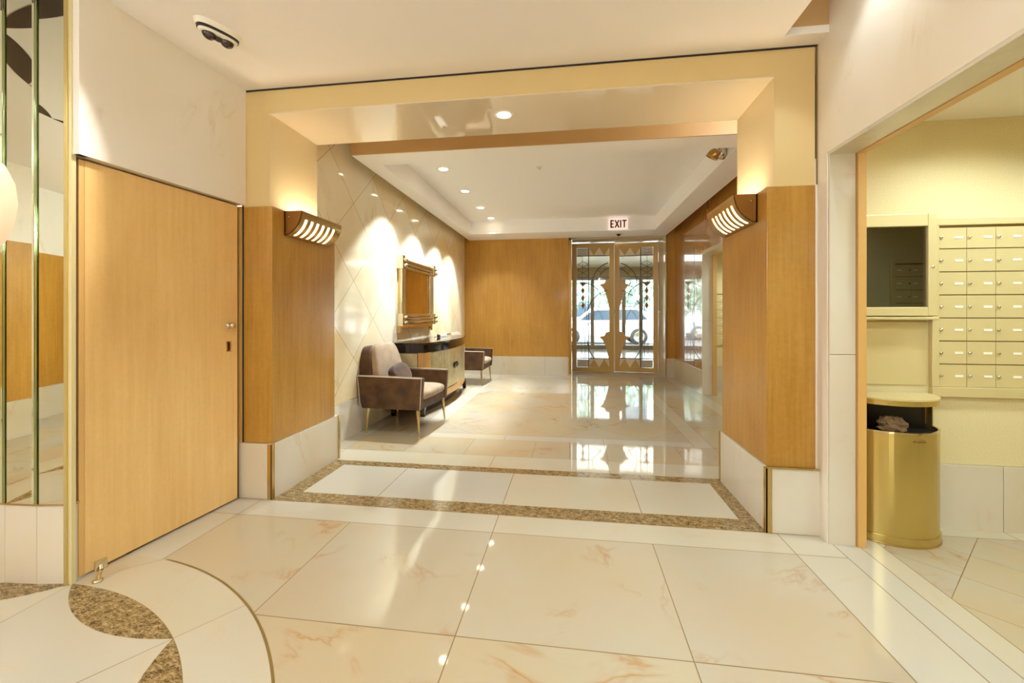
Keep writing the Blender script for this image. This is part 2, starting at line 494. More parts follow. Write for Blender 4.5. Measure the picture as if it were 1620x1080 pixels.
# rotunda star inlay
CC = (-2.2, .232)
def arcp(c, r, a0, a1, n=40): return [(c[0] + r * math.cos(R_(a0 + (a1 - a0) * i / n)), c[1] + r * math.sin(R_(a0 + (a1 - a0) * i / n))) for i in range(n + 1)]
DULLB = mat('inlay_brass', srgb(142, 116, 64), .35, .3)
fl.poly(arcp(CC, 1.606, 0, 360, 160)[:-1], .0003, GROUT, 1)
ro_, ri_ = arcp(CC, 1.616, -262, 81.6, 150), arcp(CC, 1.606, -262, 81.6, 150); nn_ = len(ro_)
fl.add([(p[0], p[1], .0009) for p in ro_ + ri_], [(i, i + 1, nn_ + i + 1, nn_ + i)[::-1] for i in range(nn_ - 1)], DULLB)
fl.poly([(-2.103, 1.713), (-2.1015, 1.7115), (-1.9795, 1.8205), (-1.981, 1.822)], .0010, GROUT)
for k in range(11):   # ring segments in white marble
    a0 = 90 - 32.73 * (k + 1); a1 = a0 + 32.73
    g = .045
    fl.poly(arcp(CC, 1.606, a0 + g, a1 - g, 30) + arcp(CC, 1.37, a1 - g, a0 + g, 30), .0007, FLOOR_W, tid())
    seg = arcp(CC, 1.368, a0 + g, a1 - g, 24)
    fl.poly(seg + [(CC[0] + .02 * math.cos(R_(a0 + 16)), CC[1] + .02 * math.sin(R_(a0 + 16)))], .0007, FLOOR_W, tid())
    # petal between rim arc and a concave arc
    am = (a0 + a1) / 2; dist = 2.005; c2 = (CC[0] + dist * math.cos(R_(am)), CC[1] + dist * math.sin(R_(am)))
    t0 = (CC[0] + 1.368 * math.cos(R_(a0)), CC[1] + 1.368 * math.sin(R_(a0)))
    r2 = math.hypot(t0[0] - c2[0], t0[1] - c2[1])
    b0 = math.degrees(math.atan2(t0[1] - c2[1], t0[0] - c2[0]))
    t1 = (CC[0] + 1.368 * math.cos(R_(a1)), CC[1] + 1.368 * math.sin(R_(a1)))
    b1 = math.degrees(math.atan2(t1[1] - c2[1], t1[0] - c2[0]))
    while b0 - b1 > 180: b1 += 360
    while b0 - b1 < -180: b1 -= 360
    rim = arcp(CC, 1.368, a0, a1, 30); inner = arcp(c2, r2, b1, b0, 30)
    n = len(rim)
    vs = [(p[0], p[1], .0010) for p in rim] + [(p[0], p[1], .0010) for p in inner[::-1]]
    fl.add(vs, [(i, i + 1, n + i + 1, n + i) if False else (i + 1, i, n + i, n + i + 1) for i in range(n - 1)], GRANITE, tile=3)
floor_o = struct(fl.build('floor'), 'polished cream marble floor with joints, granite bands and star inlay')

# ---------------------------------------------------------------- WALLS : near lobby
H1 = 2.67
wl = MB()   # marble above the slab door, angled a little
wl.prism([(-2.112, 2.515), (-2.163, 1.60), (-2.45, 1.60), (-2.45, 2.515)], 1.912, H1 + .3, WALL_MAR)
struct(wl.build('wall_left'), 'veined cream marble wall over the slab door')
wl2 = MB(); wl2.prism([(-2.145, 2.56), (-2.20, 2.515), (-2.262, 1.63), (-2.45, 1.63), (-2.45, 2.56)], 0, 1.912, BRONZE_D); wl2.box(-2.3, -2.12, 2.53, 2.60, .36, 1.912, BRONZE_D)
struct(wl2.build('wall_left'))

# portal: cream frame, left and right returns
pf = MB()
pf.box(-2.14, -1.955, 2.53, 3.055, 1.905, 2.52, CREAM)
pf.box(1.11, 1.318, 2.53, 3.055, 1.905, 2.52, CREAM)
FRONTC = mat('tan_lacquer_front', srgb(212, 186, 130), .4)
pf.box(-2.14, 1.318, 2.53, 2.545, 2.52, 2.662, FRONTC); pf.box(-2.14, -1.956, 2.528, 2.531, 1.905, 2.52, FRONTC); pf.box(1.111, 1.318, 2.528, 2.531, 1.905, 2.52, FRONTC)
pf.box(-2.155, 1.40, 2.545, 3.055, 2.52, 3.1, CREAM)
struct(pf.build('trim_1'), 'cream lacquered portal frame around the corridor opening')
gc = MB(); gc.box(-1.955, 1.11, 2.532, 3.055, 2.512, 2.52, CEIL_GLOSS)
struct(gc.build('ceiling_threshold'), 'glossy cream lacquered ceiling panel under the portal beam')
jl = MB(); jl.box(-2.15, 1.33, 2.523, 2.535, 2.662, 2.670, DARK); jl.box(-2.15, -2.14, 2.523, 2.535, 1.91, 2.67, DARK); jl.box(1.324, 1.33, 2.524, 2.535, 1.91, 2.67, GROUT)
struct(jl.build('trim_2'), 'thin dark shadow joint along the top of the portal')

def pilaster(side):
    m = MB(); b = MB(); t = MB()
    if side == 'left':
        m.box(-2.135, -1.93, 2.522, 3.26, .36, 1.905, WOOD)
        b.box(-2.16, -1.922, 2.508, 3.312, 0, .358, BASE_MAR)
        t.box(-1.95, -1.918, 2.503, 2.511, 0, .357, BRASS); t.box(-1.925, -1.916, 2.503, 2.53, 0, .357, BRASS)
        t.box(-1.925, -1.914, 3.297, 3.318, 0, .36, BRASS)
        t.box(-2.168, -2.141, 2.512, 2.53, .358, 1.905, STRIPW); t.box(-2.141, -2.134, 2.518, 2.53, .36, 1.905, DARK)
    else:
        m.box(1.07, 1.318, 2.522, 3.22, .36, 1.905, WOOD)
        b.box(1.062, 1.33, 2.508, 3.24, 0, .358, BASE_MAR)
        t.box(1.058, 1.09, 2.503, 2.511, 0, .357, BRASS); t.box(1.056, 1.066, 2.503, 2.53, 0, .357, BRASS)
        t.box(1.056, 1.066, 3.232, 3.252, 0, .36, BRASS); t.box(1.058, 1.33, 2.50, 2.509, .355, .364, BRASS)
    struct(m.build('wall_pilaster_' + side, bevel=.002), 'honey veneered pilaster box on the %s of the opening' % side)
    struct(b.build('baseboard_pilaster_' + side), 'cream marble base of the %s pilaster' % side)
    struct(t.build('trim_3' if side == 'left' else 'trim_4'), 'brass corner strips on the %s pilaster base' % side)
pilaster('left'); pilaster('right')

# right wall with opening to the mail room
wr = MB()
wr.box(1.33, 1.462, .75, 2.95, 2.05, 3.0, WALL_MAR)
wr.box(1.33, 1.462, 2.44, 2.53, 0, 2.05, WALL_MAR)
wr.box(1.319, 1.462, 2.53, 2.95, 0, 2.05, WALL_MAR)
wr.box(1.33, 1.462, -2.4, .75, .36, 3.0, WALL_MAR)
struct(wr.build('wall_right'), 'cream marble wall with the wide opening to the mail room')
lb = MB()
lb.box(1.334, 1.458, 2.425, 2.441, 0, .99, BASE_MAR); lb.box(1.334, 1.458, 2.425, 2.441, .993, 2.048, BASE_MAR)
lb.box(1.331, 1.460, .76, 2.425, 2.034, 2.0499, BASE_MAR)
struct(lb.build('trim_5'), 'pale marble lining of the mail room opening')
ws = MB(); ws.box(1.462, 1.50, 2.41, 2.72, 0, 2.03, STRIPW); ws.box(1.462, 1.50, .70, 2.72, 2.03, 2.09, STRIPW)
struct(ws.build('trim_6'), 'honey wood edge strip around the mail room opening')
brs = MB(); brs.box(1.325, 1.335, -2.4, .75, 0, .36, BASE_MAR)
struct(brs.build('baseboard_right'))

# mail room shell
mr = MB()
mr.box(1.46, 4.0, 2.70, 2.95, .362, 2.5, MAILWALL)
struct(mr.build('wall_mailroom_back'), 'pale gold textured wall carrying the mailboxes')
mrb = MB()
for a, b in ((1.50, 1.93), (1.93, 2.352), (2.355, 2.78), (2.783, 3.2), (3.203, 3.62), (3.623, 4.0)): mrb.box(a, b, 2.688, 2.70 + .1, 0, .36, BASE_MAR)
struct(mrb.build('baseboard_mailroom'), 'cream marble slab base under the mailboxes')
mro = MB(); mro.box(1.46, 4.0, .4, .65, 0, 2.5, MAILWALL); mro.box(3.95, 4.15, .4, 2.95, 0, 2.5, MAILWALL)
struct(mro.build('wall_mailroom_front'))
mc = MB(); mc.box(1.50, 4.0, .6, 2.72, 2.29, 2.33, CEIL); struct(mc.build('ceiling_mailroom'), 'low cream ceiling of the mail room')

# ceiling of the lobby with the light slot along the right wall
ce = MB()
ce.box(-5.2, 1.115, -2.6, 2.53, H1, H1 + .04, CEIL)
ce.box(1.115, 1.34, 2.42, 2.53, H1, H1 + .04, CEIL)
ce.box(1.095, 1.115, -2.6, 2.42, H1 + .001, 3.0, CEIL)
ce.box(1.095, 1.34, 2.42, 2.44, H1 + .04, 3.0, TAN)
ce.box(1.095, 1.40, -2.6, 2.44, 3.0, 3.03, CEIL)
struct(ce.build('ceiling_lobby'), 'cream lobby ceiling with a light slot along the right wall')

# rear part of the lobby (seen only in the mirrors)
rb = MB()
rb.box(-5.2, 1.46, -2.6, -2.4, .36, 1.91, WOOD_F); rb.box(-5.2, 1.46, -2.6, -2.41, 1.91, 2.7, WALL_MAR); rb.box(-5.2, 1.46, -2.6, -2.38, 0, .36, BASE_MAR)
struct(rb.build('wall_back'))
rl = MB()
rl.box(-5.3, -5.1, -2.6, 1.7, .36, 1.91, WOOD_F); rl.box(-5.3, -5.11, -2.6, 1.7, 1.91, 2.7, WALL_MAR); rl.box(-5.3, -5.08, -2.6, 1.7, 0, .36, BASE_MAR)
struct(rl.build('wall_left'))

# ---------------------------------------------------------------- door_1 : slab door in the left wall
ang = math.atan2(-2.142 + 2.204, 2.479 - 1.63)
dr = bpy.data.objects.new('door_1', None); C.objects.link(dr); struct(dr, 'tall honey veneered slab door in the left marble wall')
dr.location = (-2.204, 1.63, 0); dr.rotation_euler = (0, 0, -ang)
L = math.hypot(.849, .062)
s = MB(); s.box(-.045, 0, .022, L, .012, 1.903, WOOD_D); s.build('door_panel', dr, bevel=.002)
s = MB(); s.box(-.046, -.001, 0, .022, .012, 1.903, STRIPW); s.build('edge_strip', dr, bevel=.003)
s = MB(); s.lathe([(0, .040), (.015, .038), (.020, .030), (.016, .020), (.009, .014), (.009, .004), (.019, .003), (.019, 0)][::-1], (0, L - .065, 1.128), CHROME, axis='x'); part_label(s.build('door_knob', dr), 'polished chrome knob')
s = MB(); s.box(-.001, .002, L - .082, L - .052, .965, 1.03, BRONZE); s.box(0, .003, L - .074, L - .062, .972, 1.023, DARK); part_label(s.build('lock_plate', dr), 'dark recessed lock plate')
STRIPB = mat('satin_brass_strip', srgb(206, 184, 118), .38, .6); STRIPC = mat('pale_brass_strip', srgb(226, 212, 160), .35, .3)
pb = MB(); pb.box(-2.228, -2.212, 1.588, 1.625, 0, H1, STRIPB); pb.box(-2.212, -2.195, 1.594, 1.612, 0, H1, STRIPC); pb.box(-2.195, -2.168, 1.604, 1.64, 1.912, H1, STRIPC)
struct(pb.build('trim_7'), 'vertical brass edge strip beside the mirrored column')
# door holder on the floor
t = thing('door_stop', 'small brass kick-down door stop at the foot of the slab door', 'door stop', (-2.120, 1.655, 0), R_(-20))
s = MB(); s.box(-.008, .006, -.022, .022, .040, .085, BRASS_P); s.build('mounting_plate', t, bevel=.002)
s = MB(); s.path([(0, 0, .06), (.014, -.004, .045), (.016, -.012, .026), (.020, -.016, .008)], .009, BRASS_P, seg=10); s.build('lever_arm', t)
s = MB(); s.lathe([(0, 0), (.019, 0), (.019, .007), (.010, .012), (0, .012)], (.020, -.018, 0), BRASS_P); s.build('foot', t)

# ---------------------------------------------------------------- mirrored column
mcx = [(-2.205, 1.602), (-2.355, 1.578), (-2.51, 1.568), (-2.665, 1.574), (-2.815, 1.595), (-2.96, 1.635), (-3.08, 1.70)]
col = thing('mirrored_column', 'tall mirrored column with bevelled glass strips on a pale marble base', 'column', (-2.6, 1.9, 0))
off = (-2.6, 1.9)
for i in range(len(mcx) - 1):
    (xa, ya), (xb, yb) = mcx[i], mcx[i + 1]
    xa -= off[0]; xb -= off[0]; ya -= off[1]; yb -= off[1]
    dxx, dyy = xb - xa, yb - ya; Lg = math.hypot(dxx, dyy); ux, uy = dxx / Lg, dyy / Lg; nx, ny = -uy, ux
    if ny > 0: nx, ny = -nx, -ny
    g = .001
    s = MB(); s.prism([(xa + ux * g, ya + uy * g), (xb - ux * g, yb - uy * g), (xb - nx * .12, yb - ny * .12), (xa - nx * .12, ya - ny * .12)], 0, .352, BASE_MAR)
    s.build('base_panel', col)
    e = .016
    p0 = (xa + ux * e, ya + uy * e); p1 = (xb - ux * e, yb - uy * e)
    h0 = .006
    s = MB(); s.prism([(p0[0] + nx * h0, p0[1] + ny * h0), (p1[0] + nx * h0, p1[1] + ny * h0), (p1[0] - nx * .03, p1[1] - ny * .03), (p0[0] - nx * .03, p0[1] - ny * .03)], .358, H1, MIRROR)
    s.build('mirror_panel', col)
    # bevelled edges: narrow facets on both sides of the joint
    s = MB()
    s.prism([(p1[0] + nx * h0, p1[1] + ny * h0), (xb - ux * .003 - nx * .008, yb - uy * .003 - ny * .008), (p1[0] - nx * .03, p1[1] - ny * .03)], .358, H1, GLASSROD)
    if i: s.prism([(p0[0] + nx * h0, p0[1] + ny * h0), (xa + ux * .003 - nx * .008, ya + uy * .003 - ny * .008), (p0[0] - nx * .03, p0[1] - ny * .03)], .358, H1, GLASSROD)
    s.build('mirror_bevel', col)
    s = MB(); s.tube((xb + nx * .004, yb + ny * .004, .358), (xb + nx * .004, yb + ny * .004, H1), .006, RODM, seg=10)
    s.build('edge_rod', col)
s = MB(); s.prism([(x - off[0], y - off[1] - .006) for x, y in mcx] + [(x - off[0], y - off[1] + .06) for x, y in mcx[::-1]], .350, .358, BRASS)
s.build('base_trim', col)
bw = MB(); bw.box(-5.2, -2.25, 1.72, 2.6, 0, H1, WALL_MAR)
struct(bw.build('wall_rear_left'))
# glowing bowl lamp at the left edge of the picture
t = thing('floor_lamp', 'peach oval floor lamp shade cut off by the left edge of the picture', 'lamp', (-1.545, .899, 0))
s = MB(); s.lathe([(.0, 1.359), (.03, 1.364), (.056, 1.392), (.073, 1.44), (.080, 1.50), (.075, 1.552), (.057, 1.60), (.03, 1.624), (0, 1.629)], (0, 0, 0), SHADE); s.build('lamp_shade', t)
s = MB(); s.tube((0, 0, .02), (0, 0, 1.362), .009, BRASS); s.build('pole', t)
s = MB(); s.lathe([(0, 0), (.12, 0), (.12, .012), (.03, .022), (0, .022)], (0, 0, 0), BRASS); s.build('base', t)

# dark petals on the lobby ceiling echoing the floor star
cp = MB()
for k in range(11):
    a0 = 90 - 32.73 * (k + 1); a1 = a0 + 32.73; am = (a0 + a1) / 2
    rim = arcp(CC, 1.25, a0, a1, 20)
    c2 = (CC[0] + 2.005 * math.cos(R_(am)), CC[1] + 2.005 * math.sin(R_(am)))
    t0, t1 = rim[0], rim[-1]; r2 = math.hypot(t0[0] - c2[0], t0[1] - c2[1])
    b0 = math.degrees(math.atan2(t0[1] - c2[1], t0[0] - c2[0])); b1 = math.degrees(math.atan2(t1[1] - c2[1], t1[0] - c2[0]))
    while b0 - b1 > 180: b1 += 360
    while b0 - b1 < -180: b1 -= 360
    inner = arcp(c2, r2, b1, b0, 20)[::-1]; n = len(rim)
    if k in (0, 1, 2): continue
    cp.add([(p[0], p[1], H1 - .002) for p in rim] + [(p[0], p[1], H1 - .002) for p in inner], [(i, i + 1, n + i + 1, n + i) for i in range(n - 1)], BROWNP)
struct(cp.build('trim_8'), 'dark petal inlay on the ceiling')

# ---------------------------------------------------------------- corridor shell
cl_ = MB(); cl_.box(-2.4, -2.155, 3.06, 9.0, .36, 3.1, WALL_DIA)
struct(cl_.build('wall_corridor_left'), 'cream marble corridor wall with diamond joints')
cb = MB()
for a, b in ((3.06, 4.6), (4.603, 6.3), (6.303, 8.0), (8.003, 8.45)): cb.box(-2.3, -2.148, a, b, 0, .358, BASE_MAR)
struct(cb.build('baseboard_corridor_left'))
fw = MB(); fw.box(-2.4, -.052, 8.43, 8.7, .36, 3.1, WOOD_F); fw.box(1.775, 2.0, 8.40, 8.7, .36, 3.1, WOOD_F)
fw.box(-2.4, 2.0, 8.62, 8.9, 2.78, 3.1, CEIL)
struct(fw.build('wall_far'), 'honey veneered wall at the end of the corridor')
fb = MB()
for a, b in ((-2.15, -.52), (-.517, -.062)): fb.box(a, b, 8.418, 8.6, 0, .362, BASE_MAR)
fb.box(1.785, 1.945, 8.388, 8.5, 0, .362, BASE_MAR); fb.box(-.062, -.048, 8.41, 8.6, 0, .365, BRASS); fb.box(1.772, 1.785, 8.38, 8.5, 0, 2.7, BRONZE)
struct(fb.build('baseboard_far'), 'cream marble base of the far wall')
rw = MB()
rw.box(1.94, 2.065, 6.66, 8.45, .36, 3.1, WOOD_G)
rw.box(1.94, 2.065, 3.0, 6.66, 2.13, 3.1, WOOD_G)
rw.box(1.94, 2.065, 3.0, 4.6, .36, 2.13, WOOD_G)
struct(rw.build('wall_corridor_right'), 'glossy honey veneered corridor wall')
rwb = MB(); rwb.box(1.932, 2.07, 6.68, 8.4, 0, .36, BASE_MAR); rwb.box(1.932, 2.07, 3.2, 4.6, 0, .36, BASE_MAR)
struct(rwb.build('baseboard_corridor_right'), 'polished cream base along the glossy wall')
ro = MB(); ro.box(1.925, 2.07, 6.64, 6.68, 0, 1.1, BASE_MAR); ro.box(1.925, 2.07, 6.64, 6.68, 1.103, 2.115, BASE_MAR); ro.box(1.925, 2.07, 4.6, 6.64, 2.085, 2.14, BASE_MAR); ro.box(1.925, 2.07, 4.58, 4.62, 0, 2.14, BASE_MAR)
struct(ro.build('trim_9'), 'pale marble lining of the second mail alcove opening')
ro2 = MB(); ro2.box(2.07, 2.125, 6.62, 6.70, 0, 2.08, STRIPW); ro2.box(2.07, 2.125, 4.6, 6.62, 2.08, 2.14, STRIPW)
struct(ro2.build('trim_10'), 'honey wood edge strip of the second alcove opening')
a2 = MB(); a2.box(2.07, 4.0, 7.25, 7.4, .362, 2.6, MAILWALL); a2.box(3.9, 4.05, 4.0, 7.4, 0, 2.6, MAILWALL); a2.box(2.07, 4.0, 4.0, 4.2, 0, 2.6, MAILWALL)
a2.box(2.066, 2.10, 6.70, 7.3, 0, 2.5, MAILWALL)
struct(a2.build('wall_alcove'), 'pale gold wall of the second mail alcove')
a2b = MB(); a2b.box(2.1, 4.0, 7.238, 7.3, 0, .36, BASE_MAR); struct(a2b.build('baseboard_alcove'))
a2c = MB(); a2c.box(2.07, 4.0, 4.0, 7.4, 2.29, 2.33, CEIL); struct(a2c.build('ceiling_alcove'))

# dropped soffit with raised tray
so = MB()
CEIL_C = mat('ceiling_paint_white', srgb(248, 246, 246), .6)
ZS, ZT = 2.70, 2.94
so.box(-2.06, -1.88, 3.77, 8.43, ZS, 3.02, CEIL_C); so.box(1.47, 1.78, 3.77, 8.43, ZS, 3.02, CEIL_C)
so.box(-1.88, 1.47, 3.77, 4.06, ZS, 3.02, CEIL_C); so.box(-1.88, 1.47, 7.78, 8.43, ZS, 3.02, CEIL_C)
so.box(-1.88, 1.47, 4.06, 7.78, ZT, 3.02, CEIL_C)
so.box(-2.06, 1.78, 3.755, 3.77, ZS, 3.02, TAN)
so.box(-2.155, 1.94, 3.05, 8.45, 3.02, 3.08, CEIL)
so.box(.0, 1.8, 8.43, 9.02, 2.745, 2.80, CEIL)
struct(so.build('ceiling_corridor'), 'white dropped corridor ceiling with a raised tray and tan front')

# ---------------------------------------------------------------- recessed downlights, sprinklers
def downlight(x, y, z, r, label, energy, rot=(0, 0, 0), size=85, blend=.25, color=WARM, group=None, soft=.03):
    t = thing('recessed_downlight', label, 'ceiling light', (x, y, z), 0, group)
    s = MB(); s.lathe([(r * .74, .0), (r * .78, -.004), (r, -.004), (r * 1.02, 0), (r * 1.02, .004)], (0, 0, 0), WHITE); s.build('trim_ring', t)
    s = MB(); s.lathe([(r * .76, -.001), (r * .70, .0005), (r * .6, .001)], (0, 0, 0), CHROME); s.build('reflector', t)
    s = MB(); s.lathe([(0, -.0025), (r * .4, -.0025), (r * .72, -.001)], (0, 0, 0), LAMP); s.build('lens', t)
    light('SPOT', (0, 0, -.02), energy, color, t, rot=rot, spot_size=R_(size), spot_blend=blend, shadow_soft_size=soft)
    return t
DL = [(-1.52, 4.93), (-1.49, 5.86), (-1.47, 6.80), (-1.44, 7.56)]
names = ['recessed downlight in the tray ceiling, nearest of the row beside the marble wall', 'recessed downlight in the tray ceiling, second of the row from the camera', 'recessed downlight in the tray ceiling, third of the row from the camera', 'recessed downlight in the tray ceiling, farthest of the row by the end wall']
for (x, y), nm in zip(DL, names):
    downlight(x, y, ZT, .075, nm, 170, rot=(R_(-12), R_(14), 0), size=66, blend=.35, group='downlights along the corridor tray')
    light('SPOT', (x, y, ZT - .03), 88, (.86, .98, 1.10), None, spot_size=R_(100), spot_blend=1.0, shadow_soft_size=.02)  # added wide fill spot at each downlight for general corridor light
downlight(-.44, 2.76, 2.512, .062, 'large bright round downlight in the glossy panel under the portal', 60, size=110, blend=.5)
# unseen fill downlights added above and behind the camera
for i, (x, y, e) in enumerate([(-1.0, .55, 16), (.5, .55, 16), (-1.0, -1.1, 20), (.5, -1.1, 20), (-3.4, .4, 20), (-3.4, -1.2, 20)]):
    downlight(x, y, H1, .08, 'added fill downlight in the lobby ceiling ' + ('just behind the camera on the left', 'just behind the camera on the right', 'toward the rear wall, central left', 'toward the rear wall on the right', 'over the star floor at far left', 'in the rear left corner')[i], e, size=165, blend=.6, group='added fill downlights of the lobby ceiling', soft=.08)
GLOBE = mat('glowing_globe', srgb(255, 250, 240), .4, emit=(.84, .98, 1.1, 1), es=42)  # globes added behind the camera so the lobby ceiling is lit too
for i, (x, y) in enumerate([(-.35, -.75), (-2.3, -.95), (-3.0, -2.0)]):
    t = thing('fill_globe', 'added fill globe glowing in the lobby ' + ('right behind the camera', 'behind the mirrored column side', 'near the rear wall at left')[i], 'pendant lamp', (x, y, 1.95), 0, 'added fill globes of the lobby')
    s = MB(); s.sphere((0, 0, 0), .15, GLOBE); s.build('globe', t)
    s = MB(); s.tube((0, 0, .14), (0, 0, H1 - 1.95), .008, BRASS); s.build('stem', t)
# wall washers in the slot
for i in range(5):
    light('SPOT', (1.22, 1.95 - i * .85, 2.93), 15, WARM, None, rot=(R_(8), R_(10), 0), spot_size=R_(80), spot_blend=.5, shadow_soft_size=.03)
# lamp lighting the slab door from above
light('SPOT', (-1.35, 1.75, 2.64), 48, (1, .97, .98), None, rot=(R_(-34), R_(38), 0), spot_size=R_(70), spot_blend=.3, shadow_soft_size=.02)
# mail room lamps
for i, (x, y, e) in enumerate([(2.1, 2.15, 34), (3.0, 2.15, 34), (2.3, 1.1, 34)]):
    downlight(x, y, 2.29, .07, 'recessed mail room ceiling downlight ' + ('above the trash bin', 'above the mailboxes at the right', 'near the front wall')[i], e, size=160, blend=.7, color=MAILC, group='mail room downlights', soft=.10)
downlight(2.9, 6.3, 2.29, .07, 'recessed downlight in the second mail alcove', 70, size=160, blend=.6, color=MAILC, soft=.08)

for x, y, nm in ((-.375, 5.03, 'small round sprinkler cap on the tray ceiling, nearer one'), (-.27, 7.65, 'small round sprinkler cap on the tray ceiling near the exit sign')):
    t = thing('fire_sprinkler', nm, 'sprinkler', (x, y, ZT), 0, 'ceiling sprinklers')
    s = MB(); s.lathe([(0, -.012), (.03, -.010), (.042, -.004), (.042, 0)], (0, 0, 0), WHITE); s.build('cover_plate', t)
    s = MB(); s.tube((0, 0, -.02), (0, 0, 0), .008, CHROME); s.build('head', t)

# corridor indirect help: cove lamps on top of the soffit ledge
# ---------------------------------------------------------------- wall sconces
def sconce(side, label):
    sx = 1 if side == 'left' else -1
    X = -1.93 if side == 'left' else 1.07
    t = thing('wall_sconce', label, 'wall light', (X, 2.64, 1.735), 0, 'slotted brass sconces facing each other')
    Ln, D, Hh = .50, .13, .165
    s = MB(); s.box(0 if sx > 0 else -.008, .008 if sx > 0 else 0, 0, Ln, .0, Hh, BRONZE_D); s.build('back_plate', t)
    # profile quarter curve from wall bottom to top lip
    n = 14
    prof = []
    for i in range(n + 1):
        a = math.pi / 2 * i / n
        prof.append((D * math.sin(a) ** 1.0 * 1.0, Hh * (1 - math.cos(a)) ** .9))
    # make fuller curve
    slots = [(.05 + k * .068, .05 + k * .068 + .028) for k in range(6)]
    cuts = [0.0]
    for a, b in slots: cuts += [a, b]
    cuts.append(Ln)
    s = MB()
    th = .004
    for k in range(len(cuts) - 1):
        ya, yb = cuts[k], cuts[k + 1]
        is_slot = k % 2 == 1
        for i in range(n):
            if is_slot and 2 <= i <= 10: continue
            (xa, za), (xb, zb) = prof[i], prof[i + 1]
            nx, nz = (zb - za), -(xb - xa); q = math.hypot(nx, nz) or 1; nx, nz = nx / q * th, nz / q * th
            vs = [(sx * xa, ya, za), (sx * xa, yb, za), (sx * xb, yb, zb), (sx * xb, ya, zb), (sx * (xa - nx), ya, za - nz), (sx * (xa - nx), yb, za - nz), (sx * (xb - nx), yb, zb - nz), (sx * (xb - nx), ya, zb - nz)]
            fs = [(0, 1, 2, 3), (7, 6, 5, 4), (0, 4, 5, 1), (1, 5, 6, 2), (2, 6, 7, 3), (3, 7, 4, 0)]
            if sx > 0: fs = [f[::-1] for f in fs]
            s.add(vs, fs, BRONZE)
    s.build('slotted_cover', t)
    for ya in (0, Ln - .004):
        s = MB()
        poly = [(0, 0)] + [(sx * p[0], p[1]) for p in prof[1:]] + [(0, Hh)]
        s.prism(poly, ya, ya + .004, BRONZE_D, axis='y')
        s.build('end_plate', t)
    s = MB(); s.lathe([(0, 0), (.006, .0), (.007, -.004), (0, -.008)], (sx * .035, 0, .125), BRASS_P, axis='y', seg=12); s.build('screw', t)
    s = MB(); q_ = [(sx * p[0] * .86, p[1] * .9 + .016) for p in prof[1:12]]; q2_ = [(sx * p[0] * .80, p[1] * .84 + .026) for p in prof[1:12]]
    s.prism(q_ + q2_[::-1], .012, Ln - .012, LAMP_T, axis='y'); s.build('diffuser', t)
    s = MB(); s.tube((sx * .045, .03, .105), (sx * .045, Ln - .03, .105), .013, LAMP_T, seg=16); s.build('lamp_tube', t)
    for yy_ in (.12, .26, .40):
        light('POINT', (sx * .06, yy_, .16), .75, (1, .88, .74), t, shadow_soft_size=.03)
sconce('left', 'slotted brass wall sconce glowing on the left pilaster')
sconce('right', 'slotted brass wall sconce glowing on the right pilaster')

# ---------------------------------------------------------------- ceiling fixture in the lobby
t = thing('emergency_light', 'oval cream ceiling fixture with dark band and smoked lens above the slab door', 'ceiling fixture', (-1.800, 1.955, H1), R_(-24)); t.scale = (.88, .86, 1.15)
def oval(s, a, b, z0, z1, m, a2=None, b2=None, n=36, smooth=True):
    a2 = a2 or a; b2 = b2 or b
    vs = []
    for (p, q, z) in ((a, b, z0), (a2, b2, z1)):
        for i in range(n):
            th = 2 * math.pi * i / n; e = .75
            vs.append((q * math.copysign(abs(math.sin(th)) ** e, math.sin(th)), p * math.copysign(abs(math.cos(th)) ** e, math.cos(th)), z))
    s.add(vs, [(i, (i + 1) % n, n + (i + 1) % n, n + i) for i in range(n)], m, smooth)
    s.add(vs, [list(range(n))[::-1], list(range(n, 2 * n))], m)
s = MB(); oval(s, .118, .046, -.022, 0, WHITE, .128, .054); s.build('housing', t)
s = MB(); oval(s, .110, .042, -.034, -.022, BLACKG, .114, .045); part_label(s.build('dark_band', t), 'glossy dark brown band')
s = MB(); oval(s, .098, .034, -.044, -.034, WHITE, .106, .041); s.build('lower_rim', t)
s = MB()
s.sphere((0, -.048, -.042), .036, SMOKE, sx=.85, sy=1.05, sz=.75); s.sphere((0, .048, -.042), .036, SMOKE, sx=.85, sy=1.05, sz=.75); s.sphere((0, 0, -.042), .03, SMOKE, sx=.6, sy=1.5, sz=.6)
part_label(s.build('smoked_lens', t), 'smoked double lens')

# twin emergency spot
t = thing('emergency_spotlight', 'twin headed metal emergency spotlight under the corridor ceiling by the right pilaster', 'spotlight', (1.37, 4.30, ZT))
s = MB(); s.lathe([(0, -.02), (.05, -.018), (.055, 0)], (0, 0, 0), WHITE); s.build('canopy', t)
s = MB(); s.path([(0, 0, -.01), (0, 0, -.13), (-.03, -.03, -.17)], .008, BRONZE, seg=10); s.path([(0, 0, -.11), (.04, .04, -.13)], .008, BRONZE, seg=10); s.build('stem', t)
for (cx, cy, cz, rx, ry) in ((-.035, -.04, -.225, R_(14), R_(28)), (.062, .03, -.185, R_(62), R_(22))):
    M_ = Matrix.Translation((cx, cy, cz)) @ Euler((rx, ry, 0)).to_matrix().to_4x4()
    s = MB(); s.lathe([(.0, .055), (.028, .048), (.048, .022), (.058, -.032), (.053, -.032), (.042, .018), (0, .040)], (0, 0, 0), BRONZE if cx < 0 else CHROME)
    s.xf(M_); h = s.build('spot_head', t)
    s = MB(); s.sphere((0, 0, -.005), .020, WHITE); s.xf(M_); s.build('bulb', h)

